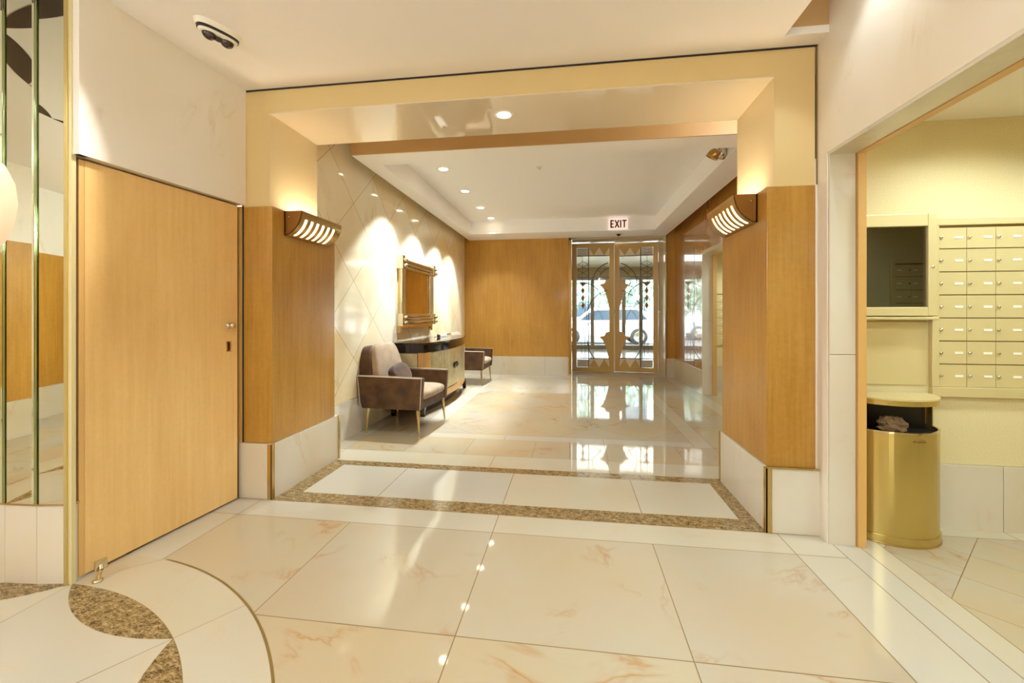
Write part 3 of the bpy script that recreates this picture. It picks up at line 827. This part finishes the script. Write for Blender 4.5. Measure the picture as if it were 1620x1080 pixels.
# exit sign on the tray face
t = thing('exit_sign', 'white EXIT sign with dark red letters above the glass doors', 'sign', (.825, 7.76, 2.705))
s = MB(); s.box(-.165, .165, -.045, .015, .0, .195, SIGNF); s.build('sign_box', t, bevel=.004)
s = MB()
def stroke(x0, z0, x1, z1, w=.024):
    d_ = Vector((x1 - x0, 0, z1 - z0)); L_ = d_.length; d_.normalize(); nn = Vector((-d_.z, 0, d_.x)) * w / 2
    a = Vector((x0, 0, z0)); b = Vector((x1, 0, z1))
    s.prism([((a + nn).x, (a + nn).z), ((b + nn).x, (b + nn).z), ((b - nn).x, (b - nn).z), ((a - nn).x, (a - nn).z)], -.048, -.044, RED, axis='y')
zb, zt = .03, .165
stroke(-.128, zb, -.128, zt); stroke(-.14, zt - .01, -.08, zt - .01); stroke(-.14, .098, -.088, .098); stroke(-.14, zb + .01, -.08, zb + .01)
stroke(-.058, zb, .008, zt); stroke(-.058, zt, .008, zb)
stroke(.038, zb, .038, zt); stroke(.102, zb, .102, zt); stroke(.066, zt - .01, .140, zt - .01)
part_label(s.build('lettering', t), 'dark red letters reading EXIT')
t = thing('motion_sensor', 'small dark sensor dome under the exit sign', 'sensor', (.87, 8.1, ZS))
s = MB(); s.lathe([(0, -.05), (.02, -.045), (.035, -.02), (.05, -.01), (.06, 0)], (0, 0, 0), DARK); s.build('dome', t)
s = MB(); s.lathe([(.05, -.012), (.085, -.008), (.09, 0)], (0, 0, 0), WHITE); s.build('base_ring', t)

# ---------------------------------------------------------------- wall mirror
X0, Yc = -2.155, 5.67
wm = thing('wall_mirror', 'square wall mirror in a tubular brass frame with ball corners above the console', 'mirror', (X0, 5.67, 1.02))
hw, Hm = .60, .92
s = MB(); s.box(.0, .03, -hw, hw, .06, Hm - .04, BRASS); s.build('back_board', wm)
s = MB(); s.box(.028, .034, -hw + .13, hw - .13, .19, Hm - .17, MIRROR_B); part_label(s.build('mirror_glass', wm), 'bronze tinted mirror glass')
s = MB()
for z in (Hm - .055, Hm - .10, Hm - .145): s.tube((.055, -hw + .03, z), (.055, hw - .03, z), .020, BRASS_P, seg=14)
s.build('top_rail', wm)
s = MB()
for z in (.165, .125, .085): s.tube((.055, -hw + .03, z), (.055, hw - .03, z), .020, BRASS_P, seg=14)
s.build('bottom_rail', wm)
for sg in (-1, 1):
    s = MB()
    for q, r in ((hw - .02, .026), (hw - .075, .018), (hw - .115, .014)): s.tube((.045, sg * q, .12), (.045, sg * q, Hm - .1), r, BRASS_P, seg=14)
    s.build('side_rail', wm)
    for z0, z1 in ((.03, .19), (Hm - .17, Hm - .0)):
        s = MB(); s.box(.0, .085, sg * hw - .035, sg * hw + .035, z0, z1, BRASS_P); s.build('corner_block', wm, bevel=.004)
    for z in (.075, .14, Hm - .06, Hm - .125):
        s = MB(); s.sphere((.105, sg * (hw - .005), z), .028, BRASS_P); s.tube((.08, sg * (hw - .005), z), (.11, sg * (hw - .005), z), .012, BRASS_P); s.build('ball_finial', wm)
    s = MB(); s.box(.0, .04, sg * hw - .03, sg * hw + .03, -.06, .03, BRASS); s.build('lower_tab', wm, bevel=.003)
s = MB(); s.box(.0, .028, -hw, hw, .0, .05, BRASS); s.build('lower_rail_plate', wm)

# ---------------------------------------------------------------- console
ct = thing('console_table', 'bow fronted console with dark lacquer top and mirrored doors under the wall mirror', 'console table', (-2.145, 5.76, 0))
Lc = .965
def bow(y, end, mid): return end + (mid - end) * (1 - (y / Lc) ** 2)
def bowpoly(end, mid, Lh, back=0.0, n=24):
    pts = [(back, -Lh), (bow(-Lh * 1.0, end, mid), -Lh)]
    ys_ = [-Lh + 2 * Lh * i / n for i in range(n + 1)]
    return [(back, -Lh)] + [(bow(y, end, mid), y) for y in ys_] + [(back, Lh)]
s = MB(); s.prism(bowpoly(.45, .575, .98), .842, .862, BLACKG); part_label(s.build('table_top', ct, bevel=.004), 'glossy dark top')
s = MB(); s.prism(bowpoly(.43, .555, Lc), .745, .842, BLACKG); part_label(s.build('apron', ct), 'dark lacquered apron band')
s = MB(); s.prism(bowpoly(.41, .525, Lc - .05, back=.03), .20, .745, mat('console_core', srgb(120, 84, 40), .5)); s.build('cabinet_body', ct)
s = MB(); s.prism(bowpoly(.43, .545, Lc - .03, back=.03), .145, .225, STRIPW); s.build('bottom_rail', ct)
SILV = noisy('aged_silver_leaf', srgb(222, 210, 172), srgb(200, 186, 142), 9, rough=.25, metal=.35)
def front_panel(y0, y1, z0, z1, o, th, m, name):
    n = 8; pts = []
    ys_ = [y0 + (y1 - y0) * i / n for i in range(n + 1)]
    poly = [(bow(y, .41, .525) + o + th, y) for y in ys_] + [(bow(y, .41, .525) + o - .01, y) for y in ys_[::-1]]
    q = MB(); q.prism(poly, z0, z1, m); return q.build(name, ct)
for a, b in ((-.80, -.44), (-.43, -.004), (.004, .43), (.44, .79)):
    dd = front_panel(a, b, .235, .735, 0, .012, SILV, 'door'); part_label(dd, 'mirrored silver door panel')
for a, b in ((-.94, -.81), (.80, .94)): front_panel(a, b, .15, .745, 0, .018, STRIPW, 'corner_post')
for y in (-.05, .05):
    s = MB(); s.lathe([(0, .035), (.03, .03), (.042, .018), (.042, .0)], (bow(y, .41, .525) + .012, y, .50), BLACKG, axis='x'); s.lathe([(.020, .036), (.026, .034), (.028, .028)], (bow(y, .41, .525) + .012, y, .50), CHROME, axis='x')
    s.build('door_knob', ct)
s = MB(); s.box(.06, .34, -.942, -.925, .24, .735, SILV); part_label(s.build('end_panel', ct), 'brushed metal end panel')
s = MB(); s.box(.35, .43, -.945, -.92, .15, .745, STRIPW); s.build('end_post', ct)
for y in (-.93, .93):
    for x in (.06, .42):
        s = MB(); s.prism([(-.05, .0), (.035, .16), (-.05, .16), (-.065, .04)] if y < 0 else [(.05, .0), (-.035, .16), (.05, .16), (.065, .04)], x - .025, x + .025, BLACKG, axis='x')
        s.xf(Matrix.Translation((0, y - (.0 if y < 0 else -.0), 0))); s.build('foot', ct)
s = MB(); s.prism(bowpoly(.30, .42, .70, back=.06), .0, .145, DARK); s.build('recess_shade', ct)  # black block, shade of the base recess put into its colour
t = thing('ornament_ball', 'small dark ball ornament on top of the console', 'ornament', (-1.93, 6.02, .862))
s = MB(); s.sphere((0, 0, .028), .028, BRONZE_D); s.build('ball', t)
t = thing('glass_tray', 'long pale glass dish lying on the far end of the console', 'dish', (-1.98, 6.28, .862))
s = MB(); s.box(-.05, .05, -.16, .16, 0, .012, WHITE); s.box(-.05, -.04, -.16, .16, .012, .035, WHITE); s.box(.04, .05, -.16, .16, .012, .035, WHITE); s.build('dish', t, bevel=.004)

# ---------------------------------------------------------------- armchairs
def armchair(loc, rz, label, pillow=True):
    t = thing('armchair', label, 'armchair', loc, rz, 'brown velvet armchairs flanking the console')
    # local: front faces +x, width along y ; origin at floor centre
    hwid, xb, xf = .37, -.33, .36
    for sg in (-1, 1):
        s = MB(); y0, y1 = (sg * hwid, sg * (hwid - .075))
        lo, hi = min(y0, y1), max(y0, y1)
        s.prism([(xb + .035, .255), (xf - .02, .255), (xf + .0, .575), (xb - .015, .585)], lo, hi, VELVET, axis='y'); a = s.build('armrest', t, bevel=.016, seg=3)
        s = MB(); yo = sg * (hwid - .004)
        s.path([(xb + .02, yo, .28), (xb - .008, yo, .578), (xf - .008, yo, .569), (xf - .024, yo, .265)], .0045, PIPING, seg=6)
        s.path([(xb - .008, yo, .580), (xf - .006, yo, .571)], .0045, PIPING)
        s.build('piping', a)
    s = MB(); s.box(xb + .04, xf - .03, -hwid + .07, hwid - .07, .255, .345, VELVET); s.build('seat_frame', t, bevel=.01)
    s = MB(); s.cushion((.06, 0, .385), (.61, 2 * hwid - .155, .135), VELVET_L, pw=.22); s.build('seat_cushion', t)
    # back: raked padded slab
    s = MB(); s.cushion((0, 0, 0), (.15, 2 * hwid - .03, .50), VELVET, pw=.25, puff=.45)
    s.v = [(x, y * (1 - .24 * (z + .25) / .5), z) for x, y, z in s.v]
    s.xf(Matrix.Translation((xb + .035, 0, .625)) @ Euler((0, R_(-8), 0)).to_matrix().to_4x4()); bk = s.build('backrest', t)
    s = MB(); s.cushion((0, 0, 0), (.12, 2 * hwid - .12, .47), VELVET_L, pw=.3, puff=.5)
    s.v = [(x, y * (1 - .22 * (z + .23) / .46), z) for x, y, z in s.v]
    s.xf(Matrix.Translation((xb + .11, 0, .655)) @ Euler((0, R_(-13), 0)).to_matrix().to_4x4()); s.build('back_cushion', t)
    for (x, y, sx_, sy_) in ((xf - .06, -hwid + .035, .02, -.012), (xf - .06, hwid - .035, .02, .012), (xb + .085, -hwid + .05, -.015, -.01), (xb + .085, hwid - .05, -.015, .01)):
        s = MB(); s.tube((x, y, .262), (x + sx_, y + sy_, .0), .019, BRASS, r1=.008, seg=12); part_label(s.build('leg', t), 'tapered brass leg')
    return t
c1 = armchair((-1.775, 4.37, 0), R_(-4), 'brown velvet armchair nearest the camera, small cushion on its seat')
c2_ = armchair((-1.80, 7.36, 0), R_(-1), 'brown velvet armchair beyond the console, by the far wall')
t = thing('throw_pillow', 'small brown velvet cushion leaning in the nearer armchair', 'cushion', (-1.80, 4.27, .45), R_(-4))
s = MB(); s.cushion((0, 0, 0), (.10, .36, .24), VELVET, pw=.35, puff=1.2); s.xf(Matrix.Translation((0, .03, .115)) @ Euler((R_(8), R_(-28), 0)).to_matrix().to_4x4()); s.build('cushion', t)

# ---------------------------------------------------------------- mail room : mailboxes
def mailbank(name_label, x0, y, z0, cols, rows, w, h, frame, group=None):
    t = thing('mailbox_bank', name_label, 'mailboxes', (x0, y, z0), 0, group)
    Wt, Ht = cols * w, rows * h
    s = MB()
    s.box(-frame, Wt + frame, -.028, 0, Ht, Ht + .04, CHAMP); s.box(-frame, Wt + frame, -.028, 0, -.055, 0, CHAMP)
    s.box(-frame, 0, -.028, 0, 0, Ht, CHAMP); s.box(Wt, Wt + frame, -.028, 0, 0, Ht, CHAMP)
    s.build('frame', t, bevel=.003)
    s = MB(); s.box(0, Wt, -.010, 0, 0, Ht, CHAMP_D); s.build('back_panel', t)
    for i in range(cols):
        for j in range(rows):
            cx, cz = i * w, j * h
            q = MB(); q.box(cx + .0012, cx + w - .0012, -.018, -.010, cz + .002, cz + h - .004 - (.009 if j == rows - 1 else 0), CHAMP); dd = q.build('mailbox_door', t)
            q = MB(); q.lathe([(0, -.008), (.006, -.008), (.008, -.004), (.009, 0)], (cx + .014, -.018, cz + h * .48), CHROME, axis='y', seg=12); q.build('lock', dd)
            q = MB(); q.box(cx + w - .058, cx + w - .018, -.0200, -.018, cz + h * .48 - .006, cz + h * .48 + .006, PLATE); q.build('name_plate', dd)
    return t
cw, rh = .1405, .1285
mailbank('large bank of champagne mailboxes beside the display cabinet in the mail room', 2.03, 2.70, .795, 5, 7, cw, rh, .035)
mailbank('bank of champagne mailboxes seen through the far opening on the corridor right', 2.30, 7.25, .76, 5, 6, .14, .128, .03)
mb3 = mailbank('bank of champagne mailboxes on the near mail room wall, seen in the cabinet glass', 0, 0, .795, 5, 7, cw, rh, .035)
mb3.location = (3.82, .65, .795); mb3.rotation_euler = (0, 0, math.pi)
# cabinet
t = thing('display_cabinet', 'champagne framed notice cabinet with dark glass left of the mailboxes', 'cabinet', (1.58, 2.70, 1.19))
s = MB(); s.box(0, .40, -.075, 0, 0, .565, CHAMP)
s2 = MB()
s2.box(.0, .025, -.075, 0, 0, .565, CHAMP); s2.box(.36, .405, -.075, 0, 0, .565, CHAMP); s2.box(.025, .36, -.075, 0, 0, .05, CHAMP); s2.box(.025, .36, -.075, 0, .495, .565, CHAMP)
s2.build('frame', t, bevel=.004)
s = MB(); s.box(.025, .36, -.012, -.004, .05, .495, mat('cabinet_back', srgb(96, 66, 26), .6)); s.build('back_panel', t)
s = MB(); s.box(.025, .36, -.060, -.056, .05, .495, GLASS_D); part_label(s.build('glass_door', t), 'dark reflective glass')
s = MB(); s.lathe([(0, -.006), (.006, -.006), (.008, 0)], (.382, -.075, .27), CHROME, axis='y', seg=12); s.build('lock', t)
s = MB(); s.box(-.005, .41, -.082, 0, -.02, -.005, CHAMP); s.build('bottom_ledge', t, bevel=.003)
for (x, z) in ((.315, .465), (.305, .062)):
    s = MB(); s.box(x - .012, x + .012, -.054, -.050, z - .006, z + .006, CHROME); s.build('hinge', t)
t = thing('wall_panel', 'plain champagne access panel edge between cabinet and mailboxes', 'panel', (1.55, 2.70, .80))
s = MB(); s.box(0, .435, -.006, 0, 0, .36, CHAMP); s.build('panel', t, bevel=.002)
# ---------------------------------------------------------------- bin
bn = thing('trash_bin', 'half round satin gold trash bin against the mail room wall', 'trash bin', (1.735, 2.685, 0))
def halfm(a, b, n=36, y0=0.0): return [(-a, y0)] + [(-a * math.cos(math.pi * i / n), -b * math.sin(math.pi * i / n) ** .85) for i in range(1, n)] + [(a, y0)]
def shell(s, a, b, z0, z1, m, th=.004, n=36):
    o = halfm(a, b, n); i_ = halfm(a - th, b - th, n); k = len(o)
    vs = [(p[0], p[1], z) for z in (z0, z1) for p in o] + [(p[0], p[1], z) for z in (z0, z1) for p in i_]
    fs = []
    for q in range(k):
        r = (q + 1) % k
        fs += [(q, r, k + r, k + q), (2 * k + r, 2 * k + q, 3 * k + q, 3 * k + r), (k + q, k + r, 3 * k + r, 3 * k + q), (r, q, 2 * k + q, 2 * k + r)]
    s.add(vs, fs, m, False)
A, B = .235, .245
s = MB(); shell(s, A, B, .045, .585, BIN_M); bo = s.build('body', bn)
s = MB(); shell(s, A + .002, B + .002, .580, .590, BRASS_P, th=.01); s.build('rim', bn)
s = MB(); s.prism(halfm(A + .006, B + .006), 0.004, .045, BIN_M); s.prism(halfm(A + .009, B + .009), 0, .008, BRASS); s.build('base_band', bn)
s = MB(); s.prism(halfm(A, B), .725, .752, BIN_M); s.prism(halfm(A + .002, B + .002), .752, .760, CHAMP); s.build('lid', bn)
s = MB(); s.box(-A, A, -.006, 0, .58, .73, BIN_M); s.box(-A, -A + .004, -.05, 0, .58, .73, BIN_M); s.box(A - .004, A, -.05, 0, .58, .73, BIN_M); s.prism(halfm(A - .006, B - .02), .40, .41, DARK); s.box(-A + .01, A - .01, -.010, -.007, .41, .73, DARK); part_label(s.build('interior', bn), 'dark bin interior')
s = MB(); s.box(-.022, .022, -.0045, 0, 0, .009, CHROME); s.box(-.030, .030, -.004, 0, -.004, .001, BRONZE_D); s.xf(Matrix.Translation((.03, -B + .0015, .548)) @ Euler((0, 0, R_(4))).to_matrix().to_4x4()); part_label(s.build('badge', bn), 'small silver maker badge')
bag = MB()
bag.prism(halfm(A - .014, B - .03), .415, .56, BAGM)
tag(bag.build('bin_liner', loc=(1.735, 2.672, 0)), 'dark plastic liner inside the half round bin', 'bin liner')
pp = MB(); random.seed(3)
for k in range(3):
    pass
vs = []; 
pp.cushion((0, 0, 0), (.13, .09, .07), PAPER, n=9, pw=.9); pp.sm = [False] * len(pp.sm)
pp.v = [(x * (1 + .35 * random.uniform(-1, 1)), y * (1 + .3 * random.uniform(-1, 1)), z * (1 + .4 * random.uniform(-1, 1))) for x, y, z in pp.v]
tag(pp.build('paper_waste', loc=(1.72, 2.56, .604)), 'crumpled tan paper in the mouth of the bin', 'waste paper')

# ---------------------------------------------------------------- leaded glass entrance doors
DW, DH = .865, 2.67
def leaf(number, hinge, mirror, rz, label):
    r = bpy.data.objects.new('door_%d' % number, None); C.objects.link(r); struct(r, label)
    r.location = hinge; r.rotation_euler = (0, 0, rz)
    sx = -1 if mirror else 1
    def U(u): return sx * u
    def bx(s, u0, u1, y0, y1, z0, z1, m): s.box(min(U(u0), U(u1)), max(U(u0), U(u1)), y0, y1, z0, z1, m)
    s = MB()
    bx(s, 0, .098, -.025, .025, 0, DH, GOLDW); bx(s, DW - .10, DW, -.025, .025, 0, DH, GOLDW); bx(s, .098, DW - .10, -.025, .025, 0, .095, GOLDW); bx(s, .098, DW - .10, -.025, .025, DH - .095, DH, GOLDW)
    s.build('frame', r, bevel=.003)
    s = MB(); bx(s, .098, DW - .10, -.004, .004, .095, DH - .095, GLASS); s.build('glass_pane', r)
    # lead cames
    s = MB(); yl = -.008
    def ln(pts, rr=.0085): s.path([(U(u), yl, z) for u, z in pts], rr, LEAD, seg=6)
    def circ(cu, cz, rad, a0, a1, n=22, rr=.0085):
        pts = [(cu + rad * math.cos(R_(a0 + (a1 - a0) * i / n)), cz + rad * math.sin(R_(a0 + (a1 - a0) * i / n))) for i in range(n + 1)]
        pts = [p for p in pts if .098 <= p[0] <= DW - .10 and .28 <= p[1] <= 2.41]
        if len(pts) > 1: ln(pts, rr)
    ln([(.343, .095), (.343, DH - .095)]); ln([(.098, 2.41), (DW - .1, 2.41)]); ln([(.098, .281), (DW - .1, .281)])
    ln([(.27, .281), (.27, 1.62)], .0045); ln([(.215, 1.62), (.215, 2.41)], .004); ln([(.20, .281), (.20, .62)], .0045)
    for k in range(3):
        z = 2.30 - k * .12
        ln([(.12, z - .06), (.22, z), (.343, z - .06)], .0045); ln([(.12, z - .06), (.22, z - .12), (.343, z - .06)], .0045)
    CX = DW + .0
    circ(CX, 1.83, .45, 90, 180); circ(CX, 1.83, .34, 95, 150); circ(CX, 1.15, .56, 90, 200); circ(CX, .66, .55, 180, 260)
    circ(.22, 1.45, .40, 90, 20); circ(CX, .90, .50, 100, 175, rr=.004); circ(.098, .95, .55, 75, 0, rr=.005)
    for a in (105, 120, 140, 160): ln([(CX + .34 * math.cos(R_(a)), 1.83 + .34 * math.sin(R_(a))), (CX + .45 * math.cos(R_(a)), 1.83 + .45 * math.sin(R_(a)))], .004) if CX + .34 * math.cos(R_(a)) < DW - .1 else None
    ln([(.098, 1.86), (.343, 1.86)], .0045); ln([(.098, .70), (.45, .70)], .004)
    s.build('lead_came', r)
    # greek key squares
    s = MB()
    for z0 in (2.415, .10):
        bx(s, .105, .335, -.007, .007, z0, z0 + .155, WHITE)
    w_ = s.build('key_panel', r)
    s = MB()
    for z0 in (2.415, .10):
        for q in (.018, .042, .062):
            a, b, c_, d_ = .105 + q * 1.2, .335 - q * 1.2, z0 + q, z0 + .155 - q
            if d_ > c_ + .005: s.path([(U(u), -.010, z) for u, z in ((a, c_), (b, c_), (b, d_), (a, d_), (a, c_))], .003, LEAD, seg=6)
    s.build('key_pattern', w_)
    # triangles in gold and cream
    s = MB(); tw = (DW - .1 - .343) / 2
    bx(s, .345, DW - .1, -.006, .006, DH - .26, DH - .095, mat('cream_glass%d' % number, srgb(240, 228, 196), .3)) ; bx(s, .345, DW - .1, -.006, .006, .095, .279, MATS['cream_glass%d' % number])
    s.build('opal_panel', r)
    s = MB()
    for k in range(2):
        u0 = .350 + k * tw; u1 = u0 + tw - .01
        s.prism([(U(u0), DH - .096), (U(u1), DH - .096), (U((u0 + u1) / 2), DH - .25)], -.010, .010, GOLDW, axis='y')
        s.prism([(U(u0), .096), (U(u1), .096), (U((u0 + u1) / 2), .27)], -.010, .010, GOLDW, axis='y')
    s.build('triangle_ornament', r)
    # central gold leaf ornaments
    s = MB()
    for z in (1.79, .70):
        n = 10; u_in = DW - .10; tip = u_in - .20
        lo = [(tip + (u_in - tip) * (i / n), z - .0 - .48 * (i / n) ** 2.2) for i in range(n + 1)]
        up = [(tip + .03, z + .035), (tip + .10, z + .05), (tip + .13, z + .12), (u_in, z + .14)]
        s.prism([(U(a), b) for a, b in lo + up[::-1]], -.010, .010, GOLDW, axis='y')
    s.build('leaf_ornament', r)
    s = MB()
    s.prism([(U(.14), 1.86), (U(.31), 1.86), (U(.225), 1.77)], -.010, .010, BRONZE_D, axis='y')
    for k in range(3):
        z = 1.69 - k * .155
        s.prism([(U(.225), z + .075), (U(.262), z), (U(.225), z - .075), (U(.188), z)], -.010, .010, BRONZE_D, axis='y')
    part_label(s.build('diamond_chain', r), 'dark bronze diamond chain')
    s = MB(); bx(s, DW - .012, DW + .004, -.034, -.022, 0.02, DH - .02, WHITE); s.tube((U(DW - .012), -.036, 1.20), (U(DW - .012), -.036, 1.28), .010, BRASS_P); s.build('edge_plate', r)
leaf(2, (.013, 9.0, 0.004), False, 0, 'left leaf of the leaded glass entrance door, closed')
leaf(3, (1.755, 9.0, 0.004), True, R_(-9), 'right leaf of the leaded glass entrance door, slightly ajar')
fr = MB(); fr.box(-.05, 0.004, 8.60, 9.06, 0, 2.78, BRONZE); fr.box(1.762, 1.80, 8.40, 9.06, 0, 1.25, BASE_MAR); fr.box(1.762, 1.80, 8.40, 9.06, 1.253, 2.78, BASE_MAR)
fr.box(-.05, 1.80, 8.60, 9.06, 2.69, 2.78, BASE_MAR)
struct(fr.build('trim_11'), 'pale marble reveal around the glass doors')

# ---------------------------------------------------------------- vestibule and street
VF = mat('vestibule_floor', srgb(200, 200, 196), .12)
ve = MB(); ve.box(-3.5, 5.5, 9.0, 17.0, -.10, -.002, VF); struct(ve.build('floor_vestibule'))
light('AREA', (1, 12, 2.75), 60, (1, .96, .9), None, shape='RECTANGLE', size=3, size_y=2)  # added lamp without a fixture, lightens the vestibule
vc = MB(); vc.box(-3.5, 5.5, 9.06, 15.2, 2.82, 2.9, mat('vestibule_ceiling', srgb(214, 204, 176), .6)); vc.box(-3.5, 5.5, 14.9, 15.2, 2.50, 2.82, mat('vestibule_beam', srgb(150, 130, 96), .6)); struct(vc.build('ceiling_vestibule'))
vw = MB(); vw.box(-3.6, -3.4, 9.06, 15.2, 0, 2.9, CREAM); vw.box(5.4, 5.6, 9.06, 15.2, 0, 2.9, CREAM); vw.box(-3.5, -.05, 8.9, 9.06, 0, 2.9, CREAM); vw.box(1.80, 5.5, 8.9, 9.06, 0, 2.9, CREAM)
struct(vw.build('wall_vestibule'))
OUTF = mat('outer_door_metal', srgb(112, 100, 84), .45, .4)
od = bpy.data.objects.new('door_4', None); C.objects.link(od); struct(od, 'metal framed glass street doors beyond the vestibule'); od.location = (0, 15, 0)
for x in (-2.2, -1.0, .72, 1.78, 2.35, 3.6):
    s = MB(); s.box(x - .06, x + .06, -.05, .05, 0, 2.5, OUTF); s.build('mullion', od)
s = MB(); s.box(-3.4, 5.4, -.04, .04, .0, .14, OUTF); s.build('bottom_rail', od)
s = MB(); s.box(-3.4, 5.4, -.04, .04, 2.38, 2.55, OUTF); s.build('top_rail', od)
s = MB(); s.box(-3.4, 5.4, -.005, .005, .14, 2.38, GLASS); s.build('glass_pane', od)

st = MB(); st.box(-40, 45, 17.0, 27.0, -.25, -.12, mat('asphalt', srgb(110, 110, 112), .9)); st.box(-40, 45, 15.2, 17.2, -.2, -.01, mat('sidewalk', srgb(190, 188, 182), .9)); st.box(-40, 45, 27, 34, -.2, -.05, MATS['sidewalk'])
struct(st.build('floor_street'))
WPAINT = mat('white_car_paint', srgb(240, 242, 246), .2, coat=.5)
CARG = mat('car_window', srgb(60, 72, 84), .05, ior=1.6)
TIRE = mat('tire', srgb(28, 28, 30), .8)
def car(x, y, label, sx=1, m=WPAINT):
    t = thing('car', label, 'car', (x, y, -.12), 0, 'cars parked in the street')
    def P(pts): return [(sx * a, b) for a, b in pts]
    s = MB(); s.prism(P([(-2.3, .35), (-2.28, .85), (-1.3, 1.0), (-.95, 1.05), (2.2, 1.08), (2.32, .9), (2.32, .35)]), -.9, .9, m, axis='y'); s.build('body', t, bevel=.06, seg=3)
    s = MB(); s.prism(P([(-1.25, 1.0), (-.55, 1.58), (1.5, 1.62), (2.1, 1.1)]), -.78, .78, m, axis='y'); s.build('cabin', t, bevel=.06, seg=3)
    s = MB(); s.prism(P([(-1.05, 1.06), (-.5, 1.48), (.3, 1.52), (.3, 1.06)]), -.79, .79, CARG, axis='y'); s.prism(P([(.38, 1.06), (.38, 1.52), (1.4, 1.52), (1.85, 1.1)]), -.79, .79, CARG, axis='y'); part_label(s.build('side_window', t), 'dark side windows')
    for wx in (-1.4, 1.45):
        for wy in (-.88, .88):
            s = MB(); s.lathe([(0, -.1), (.34, -.1), (.36, -.07), (.36, .07), (.34, .1), (0, .1)], (sx * wx, wy, .36), TIRE, axis='y'); w = s.build('wheel', t)
            s = MB(); s.lathe([(0, -.112), (.2, -.108), (.22, -.1)], (sx * wx, wy, .36), CHROME, axis='y'); s.build('hubcap', w)
car(1.4, 19.6, 'white car parked behind the glass doors, in the middle of the view')
car(6.6, 20.6, 'white car parked further right beyond the glass doors', sx=-1)
car(-3.9, 23.5, 'white car across the street at the left of the doors', sx=-1)
LEAF = mat('leaves', srgb(124, 146, 124), .8); LEAF2 = mat('leaves_light', srgb(170, 186, 176), .8); BARK = mat('bark', srgb(92, 78, 64), .9)
def tree(x, y, h, r, label, seed):
    t = thing('street_tree', label, 'tree', (x, y, -.1), 0, 'street trees beyond the doors')
    rnd = random.Random(seed)
    s = MB(); s.tube((0, 0, 0), (.1, 0, h * .55), .16, BARK, r1=.09)
    for k in range(5):
        a = rnd.uniform(0, 6.28); s.tube((.1, 0, h * .5), (.1 + math.cos(a) * r * .6, math.sin(a) * r * .6, h * .5 + r * .8), .06, BARK, r1=.02, seg=8)
    s.build('trunk', t)
    s = MB()
    for k in range(1500):
        u = Vector((rnd.gauss(0, 1), rnd.gauss(0, 1), rnd.gauss(0, 1))).normalized() * (rnd.random() ** .4) * r
        c = Vector((0, 0, h * .62)) + Vector((u.x * 1.2, u.y, u.z * .8)); q = .10 + rnd.random() * .12
        e = Euler((rnd.uniform(0, 3), rnd.uniform(0, 3), rnd.uniform(0, 3))).to_matrix()
        s.add([c + e @ Vector(p) for p in ((-q, 0, 0), (0, -q * .6, 0), (q, 0, 0), (0, q * .6, 0))], [(0, 1, 2, 3)], LEAF if rnd.random() < .6 else LEAF2)
    s.build('foliage', t)
tree(-1.2, 22.3, 4.6, 2.3, 'leafy street tree seen through the left glass leaf', 1)
tree(3.3, 28.5, 4.9, 2.3, 'leafy street tree seen between the two door leaves', 2)
tree(8.9, 24.6, 4.6, 2.2, 'leafy street tree seen through the right glass leaf', 3)
bd = thing('apartment_building', 'pale building across the street behind the trees', 'building', (0, 34, 0))
s = MB(); s.box(-30, 35, 0, 6, -.1, 18, mat('pale_stone', srgb(222, 218, 208), .8)); s.build('facade', bd)
for k in range(7):
    for j in range(3):
        s = MB(); s.box(-12 + k * 4, -10.2 + k * 4, -.06, .02, 1 + j * 4, 3 + j * 4, CARG); s.build('window', bd)
